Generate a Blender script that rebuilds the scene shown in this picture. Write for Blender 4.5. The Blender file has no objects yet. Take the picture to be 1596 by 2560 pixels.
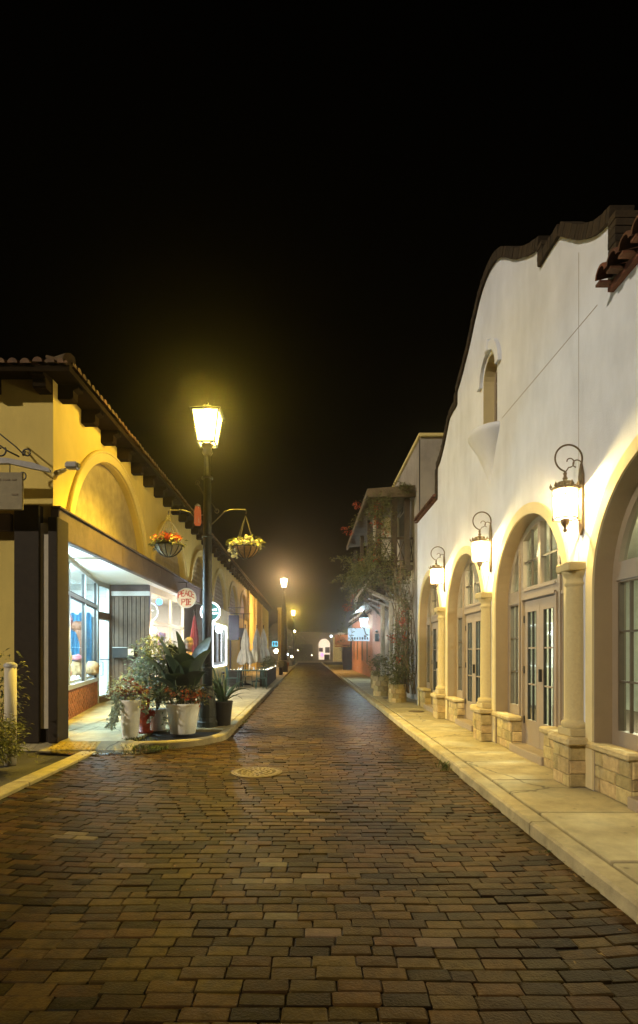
import bpy, bmesh, math, random
from mathutils import Vector, Matrix, noise
from mathutils.geometry import tessellate_polygon
R = random.Random(7)
PI = math.pi
scene = bpy.context.scene
COL = scene.collection

# ------------------------------------------------------------------ camera
cam_d = bpy.data.cameras.new("camera")
cam = bpy.data.objects.new("camera", cam_d)
COL.objects.link(cam)
EYE = 1.65
cam.location = (0, 0, EYE)
cam.rotation_euler = (PI / 2, 0, 0)
cam_d.sensor_fit = 'VERTICAL'
cam_d.sensor_height = 36.0
cam_d.lens = 36.0 * 1400 / 2560
cam_d.shift_x = 27 / 2560
cam_d.shift_y = 350 / 2560
cam_d.clip_start = 0.05
cam_d.clip_end = 600
scene.camera = cam

# ------------------------------------------------------------------ world, added key light
world = bpy.data.worlds.new("World")
scene.world = world
world.use_nodes = True
wn = world.node_tree
bg = wn.nodes['Background']
sky = wn.nodes.new('ShaderNodeTexSky')
sky.sky_type = 'NISHITA'
sky.sun_disc = False
KEY_DIR = Vector((0.82, 0.57, -0.50)).normalized()
sky.sun_elevation = math.radians(-6)
sky.sun_rotation = math.radians(220)
wn.links.new(sky.outputs[0], bg.inputs[0])
bg.inputs[1].default_value = 0.004
sun_d = bpy.data.lights.new("night_key", 'SUN')  # added sun lamp, stands in for an unseen street lamp behind the camera
sun_d.energy = 1.7
sun_d.angle = math.radians(1.2)
sun_d.color = (1.0, 0.86, 0.66)
sun = bpy.data.objects.new("night_key", sun_d)
sun.rotation_euler = KEY_DIR.to_track_quat('-Z', 'Y').to_euler()
sun.location = (-20, -12, 30)
COL.objects.link(sun)

vs = scene.view_settings
vs.view_transform = 'Standard'
vs.look = 'None'
vs.exposure = 0.55
vs.gamma = 1.0
vs.use_curve_mapping = False
cy = scene.cycles
cy.max_bounces = 6
cy.diffuse_bounces = 3
cy.glossy_bounces = 3
cy.transmission_bounces = 4
cy.transparent_max_bounces = 10
cy.volume_bounces = 0
cy.sample_clamp_indirect = 4.0
cy.caustics_reflective = False
cy.caustics_refractive = False
cy.use_denoising = True

SODIUM = (1.0, 0.69, 0.06)
WARM = (1.0, 0.74, 0.40)
COOL = (0.60, 0.88, 1.0)

def lamp(name, loc, power, color, radius=0.06, parent=None):
    d = bpy.data.lights.new(name, 'POINT')
    d.energy = power; d.color = color; d.shadow_soft_size = radius
    o = bpy.data.objects.new(name, d)
    o.location = loc
    COL.objects.link(o)
    if parent is not None:
        o.parent = parent
    return o

def downlight(name, loc, power, color, half, blend, radius=0.05, parent=None):
    d = bpy.data.lights.new(name, 'SPOT')
    d.energy = power; d.color = color; d.shadow_soft_size = radius
    d.spot_size = math.radians(half * 2); d.spot_blend = blend
    o = bpy.data.objects.new(name, d); o.location = loc
    COL.objects.link(o)
    if parent is not None: o.parent = parent
    return o

def area(name, loc, power, color, sx, sy, direction=(0, 0, -1), parent=None):
    d = bpy.data.lights.new(name, 'AREA')
    d.shape = 'RECTANGLE'; d.size = sx; d.size_y = sy
    d.energy = power; d.color = color
    o = bpy.data.objects.new(name, d)
    o.location = loc
    o.rotation_euler = Vector(direction).to_track_quat('-Z', 'Y').to_euler()
    COL.objects.link(o)
    if parent is not None:
        o.parent = parent
    return o

# ------------------------------------------------------------------ materials
def mat(name, color, rough=0.7, var=0.25, scale=6.0, bump=0.15, bscale=40.0, metal=0.0,
        island=0.0, col2=None, spec=0.4, stain=0.0, trans=0.0, bdist=0.02, hue=0.0, spots=0.0):
    m = bpy.data.materials.new(name)
    m.use_nodes = True
    nt = m.node_tree; N = nt.nodes; L = nt.links
    b = N['Principled BSDF']
    b.inputs['Roughness'].default_value = rough
    b.inputs['Metallic'].default_value = metal
    b.inputs['Specular IOR Level'].default_value = spec
    geo = N.new('ShaderNodeNewGeometry')
    vec = geo.outputs['Position']
    n1 = N.new('ShaderNodeTexNoise'); n1.inputs['Scale'].default_value = scale
    n1.inputs['Detail'].default_value = 6; n1.inputs['Roughness'].default_value = 0.62
    L.new(vec, n1.inputs['Vector'])
    ramp = N.new('ShaderNodeMapRange')
    ramp.inputs[1].default_value = 0.28; ramp.inputs[2].default_value = 0.72
    ramp.inputs[3].default_value = 0.0; ramp.inputs[4].default_value = 1.0
    L.new(n1.outputs[0], ramp.inputs[0])
    mix = N.new('ShaderNodeMix'); mix.data_type = 'RGBA'
    c2 = col2 if col2 else tuple(max(0, c * (1 - var)) for c in color)
    mix.inputs[6].default_value = (*c2, 1)
    mix.inputs[7].default_value = (*[min(1, c * (1 + var * 0.35)) for c in color], 1)
    L.new(ramp.outputs[0], mix.inputs[0])
    out = mix.outputs[2]
    if stain > 0:
        n2 = N.new('ShaderNodeTexNoise'); n2.inputs['Scale'].default_value = 0.9
        n2.inputs['Detail'].default_value = 8; n2.inputs['Roughness'].default_value = 0.7
        mp = N.new('ShaderNodeMapping'); mp.inputs['Scale'].default_value = (1.6, 1.6, 0.5)
        L.new(vec, mp.inputs[0]); L.new(mp.outputs[0], n2.inputs['Vector'])
        r2 = N.new('ShaderNodeMapRange'); r2.inputs[1].default_value = 0.42; r2.inputs[2].default_value = 0.75
        r2.inputs[3].default_value = 1.0; r2.inputs[4].default_value = 1.0 - stain
        L.new(n2.outputs[0], r2.inputs[0])
        mm = N.new('ShaderNodeMix'); mm.data_type = 'RGBA'; mm.blend_type = 'MULTIPLY'
        mm.inputs[0].default_value = 1.0
        L.new(out, mm.inputs[6]); L.new(r2.outputs[0], mm.inputs[7])
        out = mm.outputs[2]
    if spots > 0:
        vo = N.new('ShaderNodeTexVoronoi'); vo.inputs['Scale'].default_value = 4.5
        L.new(vec, vo.inputs['Vector'])
        r5 = N.new('ShaderNodeMapRange'); r5.inputs[1].default_value = 0.05; r5.inputs[2].default_value = 0.12
        r5.inputs[3].default_value = 1.0 - spots; r5.inputs[4].default_value = 1.0
        L.new(vo.outputs['Distance'], r5.inputs[0])
        m5 = N.new('ShaderNodeMix'); m5.data_type = 'RGBA'; m5.blend_type = 'MULTIPLY'; m5.inputs[0].default_value = 1.0
        L.new(out, m5.inputs[6]); L.new(r5.outputs[0], m5.inputs[7]); out = m5.outputs[2]
        v2 = N.new('ShaderNodeTexVoronoi'); v2.feature = 'DISTANCE_TO_EDGE'; v2.inputs['Scale'].default_value = 0.55
        nz = N.new('ShaderNodeTexNoise'); nz.inputs['Scale'].default_value = 3.0; L.new(vec, nz.inputs['Vector'])
        av = N.new('ShaderNodeMix'); av.data_type = 'VECTOR'; av.inputs[0].default_value = 0.22
        L.new(vec, av.inputs[4]); L.new(nz.outputs['Color'], av.inputs[5]); L.new(av.outputs[1], v2.inputs['Vector'])
        r6 = N.new('ShaderNodeMapRange'); r6.inputs[1].default_value = 0.002; r6.inputs[2].default_value = 0.007
        r6.inputs[3].default_value = 0.45; r6.inputs[4].default_value = 1.0
        L.new(v2.outputs['Distance'], r6.inputs[0])
        m6 = N.new('ShaderNodeMix'); m6.data_type = 'RGBA'; m6.blend_type = 'MULTIPLY'; m6.inputs[0].default_value = 1.0
        L.new(out, m6.inputs[6]); L.new(r6.outputs[0], m6.inputs[7]); out = m6.outputs[2]
    if island > 0:
        hv = N.new('ShaderNodeHueSaturation')
        r3 = N.new('ShaderNodeMapRange'); r3.inputs[3].default_value = 1 - island; r3.inputs[4].default_value = 1 + island
        L.new(geo.outputs['Random Per Island'], r3.inputs[0])
        L.new(r3.outputs[0], hv.inputs['Value'])
        if hue > 0:
            wn_ = N.new('ShaderNodeTexWhiteNoise'); wn_.noise_dimensions = '1D'
            L.new(geo.outputs['Random Per Island'], wn_.inputs['W'])
            r4 = N.new('ShaderNodeMapRange'); r4.inputs[3].default_value = 0.5 - hue; r4.inputs[4].default_value = 0.5 + hue
            L.new(wn_.outputs['Value'], r4.inputs[0]); L.new(r4.outputs[0], hv.inputs['Hue'])
        L.new(out, hv.inputs['Color'])
        out = hv.outputs['Color']
    L.new(out, b.inputs['Base Color'])
    if bump > 0:
        n3 = N.new('ShaderNodeTexNoise'); n3.inputs['Scale'].default_value = bscale
        n3.inputs['Detail'].default_value = 5
        L.new(vec, n3.inputs['Vector'])
        bp = N.new('ShaderNodeBump'); bp.inputs['Strength'].default_value = bump; bp.inputs['Distance'].default_value = bdist
        L.new(n3.outputs[0], bp.inputs['Height']); L.new(bp.outputs[0], b.inputs['Normal'])
    if trans > 0:
        tr = N.new('ShaderNodeBsdfTranslucent'); L.new(out, tr.inputs['Color'])
        ms = N.new('ShaderNodeMixShader'); ms.inputs[0].default_value = trans
        L.new(b.outputs[0], ms.inputs[1]); L.new(tr.outputs[0], ms.inputs[2])
        L.new(ms.outputs[0], N['Material Output'].inputs['Surface'])
    return m

def emit(name, color, strength, opaque=1.0):
    m = bpy.data.materials.new(name); m.use_nodes = True
    nt = m.node_tree; N = nt.nodes; L = nt.links
    N.remove(N['Principled BSDF'])
    e = N.new('ShaderNodeEmission'); e.inputs[0].default_value = (*color, 1); e.inputs[1].default_value = strength
    if opaque < 1:
        t = N.new('ShaderNodeBsdfTransparent')
        ms = N.new('ShaderNodeMixShader'); ms.inputs[0].default_value = opaque
        L.new(t.outputs[0], ms.inputs[1]); L.new(e.outputs[0], ms.inputs[2])
        L.new(ms.outputs[0], N['Material Output'].inputs[0])
    else:
        L.new(e.outputs[0], N['Material Output'].inputs[0])
    return m

def glass(name, tint=(0.9, 0.95, 0.92), refl=0.10):
    m = bpy.data.materials.new(name); m.use_nodes = True
    nt = m.node_tree; N = nt.nodes; L = nt.links
    N.remove(N['Principled BSDF'])
    t = N.new('ShaderNodeBsdfTransparent'); t.inputs[0].default_value = (*tint, 1)
    g = N.new('ShaderNodeBsdfGlossy'); g.inputs['Roughness'].default_value = 0.03
    ge = N.new('ShaderNodeNewGeometry')
    dt = N.new('ShaderNodeVectorMath'); dt.operation = 'DOT_PRODUCT'
    L.new(ge.outputs['Normal'], dt.inputs[0]); L.new(ge.outputs['Incoming'], dt.inputs[1])
    ab = N.new('ShaderNodeMath'); ab.operation = 'ABSOLUTE'; L.new(dt.outputs['Value'], ab.inputs[0])
    iv = N.new('ShaderNodeMath'); iv.operation = 'SUBTRACT'; iv.inputs[0].default_value = 1.0; L.new(ab.outputs[0], iv.inputs[1])
    pw = N.new('ShaderNodeMath'); pw.operation = 'POWER'; pw.inputs[1].default_value = 5.0; L.new(iv.outputs[0], pw.inputs[0])
    ad = N.new('ShaderNodeMath'); ad.operation = 'MULTIPLY_ADD'; ad.inputs[1].default_value = 0.6; ad.inputs[2].default_value = refl * .5; ad.use_clamp = True
    L.new(pw.outputs[0], ad.inputs[0])
    ms = N.new('ShaderNodeMixShader')
    L.new(ad.outputs[0], ms.inputs[0]); L.new(t.outputs[0], ms.inputs[1]); L.new(g.outputs[0], ms.inputs[2])
    L.new(ms.outputs[0], N['Material Output'].inputs[0])
    return m

M = {}
M['facade'] = mat('white_stucco', (0.62, 0.645, 0.70), 0.85, 0.12, 1.3, 0.35, 55, stain=0.19, bdist=0.01)
M['trim'] = mat('cream_trim', (0.58, 0.48, 0.25), 0.8, 0.10, 3, 0.15, 60, bdist=0.008)
M['yellow'] = mat('yellow_stucco', (0.72, 0.55, 0.15), 0.85, 0.10, 1.6, 0.25, 50, stain=0.16, bdist=0.01)
M['yellow_trim'] = mat('yellow_trim', (0.68, 0.54, 0.20), 0.85, 0.10, 3, 0.15, 50, bdist=0.008)
M['lattice'] = mat('perforated_screen', (0.42, 0.33, 0.17), 0.8, 0.3, 5, 0.2, 40)
M['capbrick'] = mat('dark_coping_brick', (0.030, 0.018, 0.006), 0.85, 0.35, 14, 0.4, 60, island=0.35)
M['tile'] = mat('clay_roof_tile', (0.10, 0.036, 0.014), 0.8, 0.45, 9, 0.3, 50, island=0.35, hue=0.015)
M['rafter'] = mat('old_rafter_wood', (0.020, 0.012, 0.005), 0.9, 0.4, 8, 0.2, 60, spec=0.05)
M['oldtile'] = mat('weathered_roof_tile', (0.15, 0.085, 0.035), 0.85, 0.5, 9, 0.3, 50, island=0.4, hue=0.015)
M['muntin'] = mat('dark_glazing_bar', (0.085, 0.065, 0.040), 0.6, 0.15, 5, 0.05, 60)
M['reveal'] = mat('shaded_reveal', (0.27, 0.20, 0.11), 0.8, 0.12, 3, 0.15, 60, bdist=0.008)  # tan tone darkened to carry the shade inside the arches
M['taupe'] = mat('taupe_painted_wood', (0.27, 0.215, 0.15), 0.5, 0.10, 5, 0.08, 60, bdist=0.006)
M['stone'] = mat('coquina_ashlar', (0.45, 0.34, 0.15), 0.9, 0.4, 12, 0.7, 55, island=0.30, hue=0.012, bdist=0.015)
M['stonecap'] = mat('coquina_capstone', (0.47, 0.37, 0.18), 0.9, 0.3, 10, 0.5, 50, bdist=0.015)
M['mortar'] = mat('mortar', (0.20, 0.155, 0.09), 0.95, 0.3, 12, 0.4, 70)
M['column'] = mat('cast_stone_column', (0.46, 0.37, 0.18), 0.9, 0.12, 34, 0.4, 110, bdist=0.01)
M['concrete'] = mat('concrete_paving', (0.37, 0.31, 0.17), 0.85, 0.28, 4, 0.35, 120, stain=0.45, island=0.14, bdist=0.006, spots=0.4)
M['kerb'] = mat('kerb_concrete', (0.38, 0.315, 0.175), 0.9, 0.35, 6, 0.5, 90, stain=0.45, island=0.15, bdist=0.012)
M['joint'] = mat('joint_dirt', (0.016, 0.011, 0.006), 0.95, 0.5, 20, 0.4, 60)
M['brick'] = mat('street_brick', (0.056, 0.032, 0.0078), 0.45, 0.5, 14, 0.6, 75, island=0.70, hue=0.015, spec=0.06, stain=0.55, bdist=0.008)
M['palebrick'] = mat('pale_street_brick', (0.125, 0.092, 0.050), 0.5, 0.35, 14, 0.5, 75, island=0.3, hue=0.02, spec=0.06, bdist=0.008)
M['soil'] = mat('road_joint_soil', (0.012, 0.008, 0.0035), 0.95, 0.6, 18, 0.7, 60)
M['asphalt'] = mat('asphalt', (0.050, 0.042, 0.030), 0.85, 0.4, 5, 0.6, 130, stain=0.5)
M['redbrick'] = mat('red_brick', (0.30, 0.11, 0.05), 0.85, 0.4, 20, 0.4, 70, island=0.25)
M['darkwood'] = mat('dark_brown_wood', (0.030, 0.021, 0.012), 0.7, 0.3, 8, 0.2, 60, spec=0.2)
M['midwood'] = mat('brown_board', (0.125, 0.085, 0.055), 0.6, 0.4, 7, 0.25, 50, island=0.18)
M['fascia'] = mat('fascia_board', (0.115, 0.080, 0.075), 0.7, 0.35, 5, 0.3, 40, stain=0.4)
M['palepaint'] = mat('pale_painted_panel', (0.50, 0.44, 0.32), 0.6, 0.15, 5, 0.1, 50)
M['whitewall'] = mat('white_interior', (0.78, 0.80, 0.80), 0.8, 0.06, 2, 0.05, 40)
M['alu'] = mat('aluminium_frame', (0.60, 0.63, 0.63), 0.35, 0.08, 6, 0.04, 60, metal=0.6)
M['blackiron'] = mat('black_iron', (0.014, 0.013, 0.011), 0.5, 0.3, 20, 0.3, 80, spec=0.5)
M['bronze'] = mat('bronze_lantern_metal', (0.11, 0.07, 0.035), 0.5, 0.4, 16, 0.3, 70, metal=0.4)
M['post'] = mat('green_black_cast_iron', (0.020, 0.023, 0.018), 0.42, 0.3, 14, 0.3, 70, spec=0.5)
M['glass'] = glass('window_glass')
M['shopglass'] = glass('shop_glass', (0.95, 0.97, 0.97), 0.07)
M['potwhite'] = mat('white_planter', (0.78, 0.77, 0.73), 0.6, 0.14, 5, 0.15, 40, stain=0.2)
M['potdark'] = mat('dark_planter', (0.035, 0.030, 0.022), 0.6, 0.3, 8, 0.2, 40)
M['terracotta'] = mat('terracotta', (0.30, 0.12, 0.05), 0.8, 0.3, 8, 0.3, 50)
M['coir'] = mat('coir_liner', (0.36, 0.22, 0.09), 0.95, 0.4, 30, 0.8, 60)
M['palewire'] = mat('pale_metal_liner', (0.45, 0.40, 0.28), 0.8, 0.3, 20, 0.6, 60)
M['leaf'] = mat('green_leaf', (0.145, 0.145, 0.042), 0.5, 0.4, 9, 0.1, 30, island=0.45, hue=0.03, trans=0.25)
M['silver'] = mat('variegated_leaf', (0.34, 0.38, 0.25), 0.5, 0.5, 14, 0.1, 30, island=0.5, hue=0.02, trans=0.25)
M['darkleaf'] = mat('deep_green_leaf', (0.030, 0.055, 0.026), 0.32, 0.4, 5, 0.1, 30, island=0.3, trans=0.12)
M['strap'] = mat('strap_leaf', (0.09, 0.13, 0.04), 0.4, 0.4, 8, 0.1, 30, island=0.35, hue=0.02, trans=0.2)
M['redflower'] = mat('red_flower', (0.42, 0.075, 0.025), 0.6, 0.4, 12, 0, island=0.35, hue=0.02, trans=0.25)
M['orangeflower'] = mat('orange_flower', (0.62, 0.16, 0.03), 0.6, 0.4, 12, 0, island=0.35, hue=0.025, trans=0.25)
M['whiteflower'] = mat('cream_flower', (0.75, 0.70, 0.40), 0.6, 0.2, 12, 0, island=0.2, trans=0.25)
M['redleaf'] = mat('red_leaf', (0.20, 0.04, 0.02), 0.5, 0.4, 12, 0, island=0.4, hue=0.03, trans=0.2)
M['stem'] = mat('woody_stem', (0.17, 0.12, 0.065), 0.9, 0.4, 20, 0.4, 60, island=0.2)
M['hydrant'] = mat('red_hydrant_paint', (0.36, 0.045, 0.015), 0.5, 0.35, 12, 0.25, 40)
M['canvas'] = mat('off_white_canvas', (0.74, 0.68, 0.56), 0.9, 0.2, 6, 0.3, 60)
M['burgundy'] = mat('burgundy_canvas', (0.25, 0.03, 0.035), 0.85, 0.3, 6, 0.3, 60)
M['greenmetal'] = mat('dark_green_metal', (0.025, 0.075, 0.055), 0.4, 0.3, 8, 0.1, 50)
M['pink'] = mat('salmon_stucco', (0.50, 0.25, 0.18), 0.85, 0.15, 2, 0.25, 50, stain=0.2, bdist=0.01)
M['slot'] = mat('dark_shutter', (0.022, 0.017, 0.012), 0.5, 0.3, 8, 0.1, 50)
M['skin'] = mat('skin', (0.34, 0.20, 0.14), 0.55, 0.1, 10, 0.05, 60)
M['hair'] = mat('blond_hair', (0.20, 0.15, 0.09), 0.6, 0.4, 40, 0.5, 90)
M['cloth'] = mat('black_clothing', (0.018, 0.018, 0.020), 0.9, 0.3, 10, 0.3, 60)
M['armiron'] = mat('dull_arm_iron', (0.10, 0.085, 0.06), 0.6, 0.3, 9, 0.2, 60, spec=0.2)
M['palegrey'] = mat('weathered_grey_metal', (0.42, 0.40, 0.38), 0.5, 0.25, 8, 0.2, 50, stain=0.3)
M['board'] = mat('sign_board', (0.30, 0.25, 0.14), 0.7, 0.2, 6, 0.1, 40, stain=0.25)
M['ink'] = mat('faded_lettering', (0.22, 0.17, 0.10), 0.8, 0.3, 10, 0)
M['cream'] = mat('cream_sign_paint', (0.80, 0.64, 0.44), 0.6, 0.12, 5, 0.05, 40)
M['redpaint'] = mat('red_sign_paint', (0.55, 0.05, 0.02), 0.55, 0.2, 8, 0)
M['bluecloth'] = mat('blue_display_cloth', (0.03, 0.20, 0.33), 0.85, 0.55, 9, 0.3, 30, col2=(0.02, 0.08, 0.17))
M['sand'] = mat('beige_shell', (0.52, 0.34, 0.16), 0.7, 0.4, 10, 0.5, 25)
M['brownfig'] = mat('carved_brown', (0.24, 0.10, 0.05), 0.6, 0.5, 14, 0.5, 30)
M['pinkitem'] = mat('pink_toy', (0.62, 0.22, 0.24), 0.7, 0.2, 10, 0)
M['whiteitem'] = mat('white_toy', (0.70, 0.70, 0.68), 0.7, 0.2, 10, 0)
M['curtain'] = mat('pale_curtain', (0.62, 0.60, 0.48), 0.9, 0.1, 5, 0.05, 30, trans=0.3)
M['tactile'] = mat('yellow_tactile_paving', (0.52, 0.36, 0.06), 0.8, 0.35, 8, 0.2, 60, stain=0.35)
M['grass'] = mat('grass_blade', (0.07, 0.095, 0.02), 0.6, 0.4, 9, 0, island=0.4, hue=0.02, trans=0.2)
M['dryleaf'] = mat('dry_leaf', (0.17, 0.10, 0.035), 0.8, 0.4, 12, 0, island=0.5, hue=0.02)
M['poster'] = mat('blue_poster', (0.10, 0.22, 0.55), 0.5, 0.8, 3, 0, col2=(0.55, 0.16, 0.10))
M['manhole'] = mat('cast_iron_cover', (0.12, 0.085, 0.045), 0.55, 0.4, 14, 0.3, 60, metal=0.3)
M['ground'] = mat('dark_ground', (0.04, 0.035, 0.025), 0.95, 0.3, 2, 0.3, 20)
M['farwall'] = mat('far_tan_wall', (0.13, 0.10, 0.045), 0.9, 0.2, 2, 0.2, 30)
M['water'] = None
w = bpy.data.materials.new('puddle_water'); w.use_nodes = True
wb = w.node_tree.nodes['Principled BSDF']
wb.inputs['Base Color'].default_value = (0.012, 0.009, 0.006, 1); wb.inputs['Roughness'].default_value = 0.04
wb.inputs['Specular IOR Level'].default_value = 0.6
M['water'] = w
M['lampglow'] = emit('sodium_lamp_glass', (1.0, 0.70, 0.22), 22, 0.30)
M['lampglow_warm'] = emit('warm_lamp_glass', (1.0, 0.80, 0.60), 22, 0.30)
M['lanternglow'] = emit('lantern_glass', (1.0, 0.78, 0.46), 14, 0.30)
M['bulb'] = emit('warm_bulb', (1.0, 0.82, 0.55), 60)
M['blueglow'] = emit('blue_white_lamp', (.6, .8, 1.0), 8)
M['coolglow'] = emit('cool_lamp_glass', (0.70, 0.92, 1.0), 9, 0.5)
M['tube'] = emit('shop_tube_light', (0.82, 0.94, 1.0), 22)
M['neon'] = emit('white_neon', (0.80, 0.92, 1.0), 5)
M['tealneon'] = emit('teal_neon', (0.12, 0.75, 0.62), 2.2)
M['tealface'] = emit('teal_sign_face', (0.03, 0.17, 0.14), 1.0)
M['bluedot'] = emit('blue_spot_lamp', (0.05, 0.35, 1.0), 6)
M['cyan'] = emit('cyan_neon', (0.05, 0.55, 0.75), 2.0)
M['fairy'] = emit('fairy_light', (1.0, 0.85, 0.6), 6)
M['amber'] = emit('amber_glass', (0.75, 0.16, 0.04), 0.35)
M['archlit'] = emit('lit_arch_glass', (0.80, 0.60, 0.42), 1.1)
M['pinkneon'] = emit('pink_neon', (0.95, 0.15, 0.45), 2.0)
M['signlit'] = emit('pale_blue_lightbox', (0.40, 0.56, 0.68), 0.9)

# ------------------------------------------------------------------ mesh builder
ORG = {}
class MB:
    def __init__(s):
        s.v = []; s.f = []; s.m = []; s.s = []
    def add(s, verts, faces, mi=0, sm=False):
        b = len(s.v)
        s.v.extend([tuple(v) for v in verts])
        for f in faces:
            s.f.append(tuple(i + b for i in f)); s.m.append(mi); s.s.append(sm)
        return s
    def box(s, x0, x1, y0, y1, z0, z1, mi=0):
        if x0 > x1: x0, x1 = x1, x0
        if y0 > y1: y0, y1 = y1, y0
        v = [(x, y, z) for z in (z0, z1) for y in (y0, y1) for x in (x0, x1)]
        return s.add(v, [(0, 2, 3, 1), (4, 5, 7, 6), (0, 1, 5, 4), (2, 6, 7, 3), (0, 4, 6, 2), (1, 3, 7, 5)], mi)
    def cbox(s, x0, x1, y0, y1, z0, z1, b=0.01, mi=0, jit=0.0):
        """box with chamfered edges"""
        if x0 > x1: x0, x1 = x1, x0
        if y0 > y1: y0, y1 = y1, y0
        b = min(b, (x1 - x0) * .4, (y1 - y0) * .4, (z1 - z0) * .4)
        xs, ys, zs = (x0, x1), (y0, y1), (z0, z1)
        V = []; idx = {}
        for i in (0, 1):
            for j in (0, 1):
                for k in (0, 1):
                    dx = b if i == 0 else -b; dy = b if j == 0 else -b; dz = b if k == 0 else -b
                    jx, jy, jz = (R.uniform(-jit, jit), R.uniform(-jit, jit), R.uniform(-jit, jit)) if jit else (0, 0, 0)
                    x, y, z = xs[i] + jx, ys[j] + jy, zs[k] + jz
                    idx[i, j, k] = len(V)
                    V += [(x, y + dy, z + dz), (x + dx, y, z + dz), (x + dx, y + dy, z)]
        F = []
        g = lambda i, j, k, a: idx[i, j, k] + a
        for i in (0, 1):
            f = [g(i, 0, 0, 0), g(i, 1, 0, 0), g(i, 1, 1, 0), g(i, 0, 1, 0)]; F.append(f if i else f[::-1])
            f = [g(0, i, 0, 1), g(1, i, 0, 1), g(1, i, 1, 1), g(0, i, 1, 1)]; F.append(f[::-1] if i else f)
            f = [g(0, 0, i, 2), g(1, 0, i, 2), g(1, 1, i, 2), g(0, 1, i, 2)]; F.append(f if i else f[::-1])
        for i in (0, 1):
            for j in (0, 1):
                F.append([g(i, j, 0, 0), g(i, j, 1, 0), g(i, j, 1, 1), g(i, j, 0, 1)])
                F.append([g(i, 0, j, 0), g(i, 1, j, 0), g(i, 1, j, 2), g(i, 0, j, 2)])
                F.append([g(0, i, j, 1), g(1, i, j, 1), g(1, i, j, 2), g(0, i, j, 2)])
                for k in (0, 1):
                    F.append([g(i, j, k, 0), g(i, j, k, 1), g(i, j, k, 2)])
        return s.add(V, F, mi)
    def obox(s, c, size, mtx=None, mi=0):
        mtx = mtx or Matrix.Identity(3)
        hx, hy, hz = size[0] / 2, size[1] / 2, size[2] / 2
        c = Vector(c)
        v = [c + mtx @ Vector((x, y, z)) for z in (-hz, hz) for y in (-hy, hy) for x in (-hx, hx)]
        return s.add(v, [(0, 2, 3, 1), (4, 5, 7, 6), (0, 1, 5, 4), (2, 6, 7, 3), (0, 4, 6, 2), (1, 3, 7, 5)], mi)
    def bar(s, a, b, w, h, mi=0):
        a = Vector(a); b = Vector(b); d = b - a
        q = d.to_track_quat('Y', 'Z').to_matrix()
        return s.obox((a + b) / 2, (w, d.length, h), q, mi)
    def tube(s, pts, r, n=8, mi=0, cap=True, sm=True):
        pts = [Vector(p) for p in pts]
        if not isinstance(r, (list, tuple)): r = [r] * len(pts)
        up = Vector((0, 0, 1)); V = []
        prev = None
        for i, p in enumerate(pts):
            d = (pts[min(i + 1, len(pts) - 1)] - pts[max(i - 1, 0)])
            if d.length < 1e-9: d = Vector((0, 0, 1))
            d.normalize()
            if prev is None:
                a = d.orthogonal().normalized()
            else:
                a = prev - d * prev.dot(d)
                a = a.normalized() if a.length > 1e-6 else d.orthogonal().normalized()
            prev = a; bb = d.cross(a)
            for k in range(n):
                t = 2 * PI * k / n
                V.append(p + (a * math.cos(t) + bb * math.sin(t)) * r[i])
        F = []
        for i in range(len(pts) - 1):
            for k in range(n):
                F.append((i * n + k, i * n + (k + 1) % n, (i + 1) * n + (k + 1) % n, (i + 1) * n + k))
        s.add(V, F, mi, sm)
        if cap:
            b = len(s.v) - len(V)
            s.f.append(tuple(b + k for k in range(n))[::-1]); s.m.append(mi); s.s.append(False)
            e = b + (len(pts) - 1) * n
            s.f.append(tuple(e + k for k in range(n))); s.m.append(mi); s.s.append(False)
        return s
    def lathe(s, prof, c=(0, 0, 0), n=20, mi=0, a0=0.0, a1=2 * PI, sm=True, scale=(1, 1)):
        c = Vector(c); full = abs(a1 - a0 - 2 * PI) < 1e-6
        m = n if full else n + 1; V = []
        for (r, z) in prof:
            for k in range(m):
                t = a0 + (a1 - a0) * k / n
                V.append((c.x + r * math.cos(t) * scale[0], c.y + r * math.sin(t) * scale[1], c.z + z))
        F = []
        for i in range(len(prof) - 1):
            for k in range(n):
                k2 = (k + 1) % m
                F.append((i * m + k, i * m + k2, (i + 1) * m + k2, (i + 1) * m + k))
        return s.add(V, F, mi, sm)
    def ball(s, c, r, n=10, mi=0, jit=0.0, seed=0, sm=True):
        c = Vector(c)
        if not isinstance(r, (tuple, list)): r = (r, r, r)
        rows = max(4, n // 2); V = [(c.x, c.y, c.z - r[2])]
        for i in range(1, rows):
            ph = -PI / 2 + PI * i / rows
            for k in range(n):
                t = 2 * PI * k / n
                d = Vector((math.cos(ph) * math.cos(t), math.cos(ph) * math.sin(t), math.sin(ph)))
                q = 1 + (noise.noise(d * 2.3 + Vector((seed, seed * 1.7, 0))) * jit if jit else 0)
                V.append((c.x + d.x * r[0] * q, c.y + d.y * r[1] * q, c.z + d.z * r[2] * q))
        V.append((c.x, c.y, c.z + r[2])); F = []
        for k in range(n):
            F.append((0, 1 + (k + 1) % n, 1 + k))
        for i in range(rows - 2):
            for k in range(n):
                a = 1 + i * n; b = a + n
                F.append((a + k, a + (k + 1) % n, b + (k + 1) % n, b + k))
        a = 1 + (rows - 2) * n; t = len(V) - 1
        for k in range(n):
            F.append((a + k, a + (k + 1) % n, t))
        return s.add(V, F, mi, sm)
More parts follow.
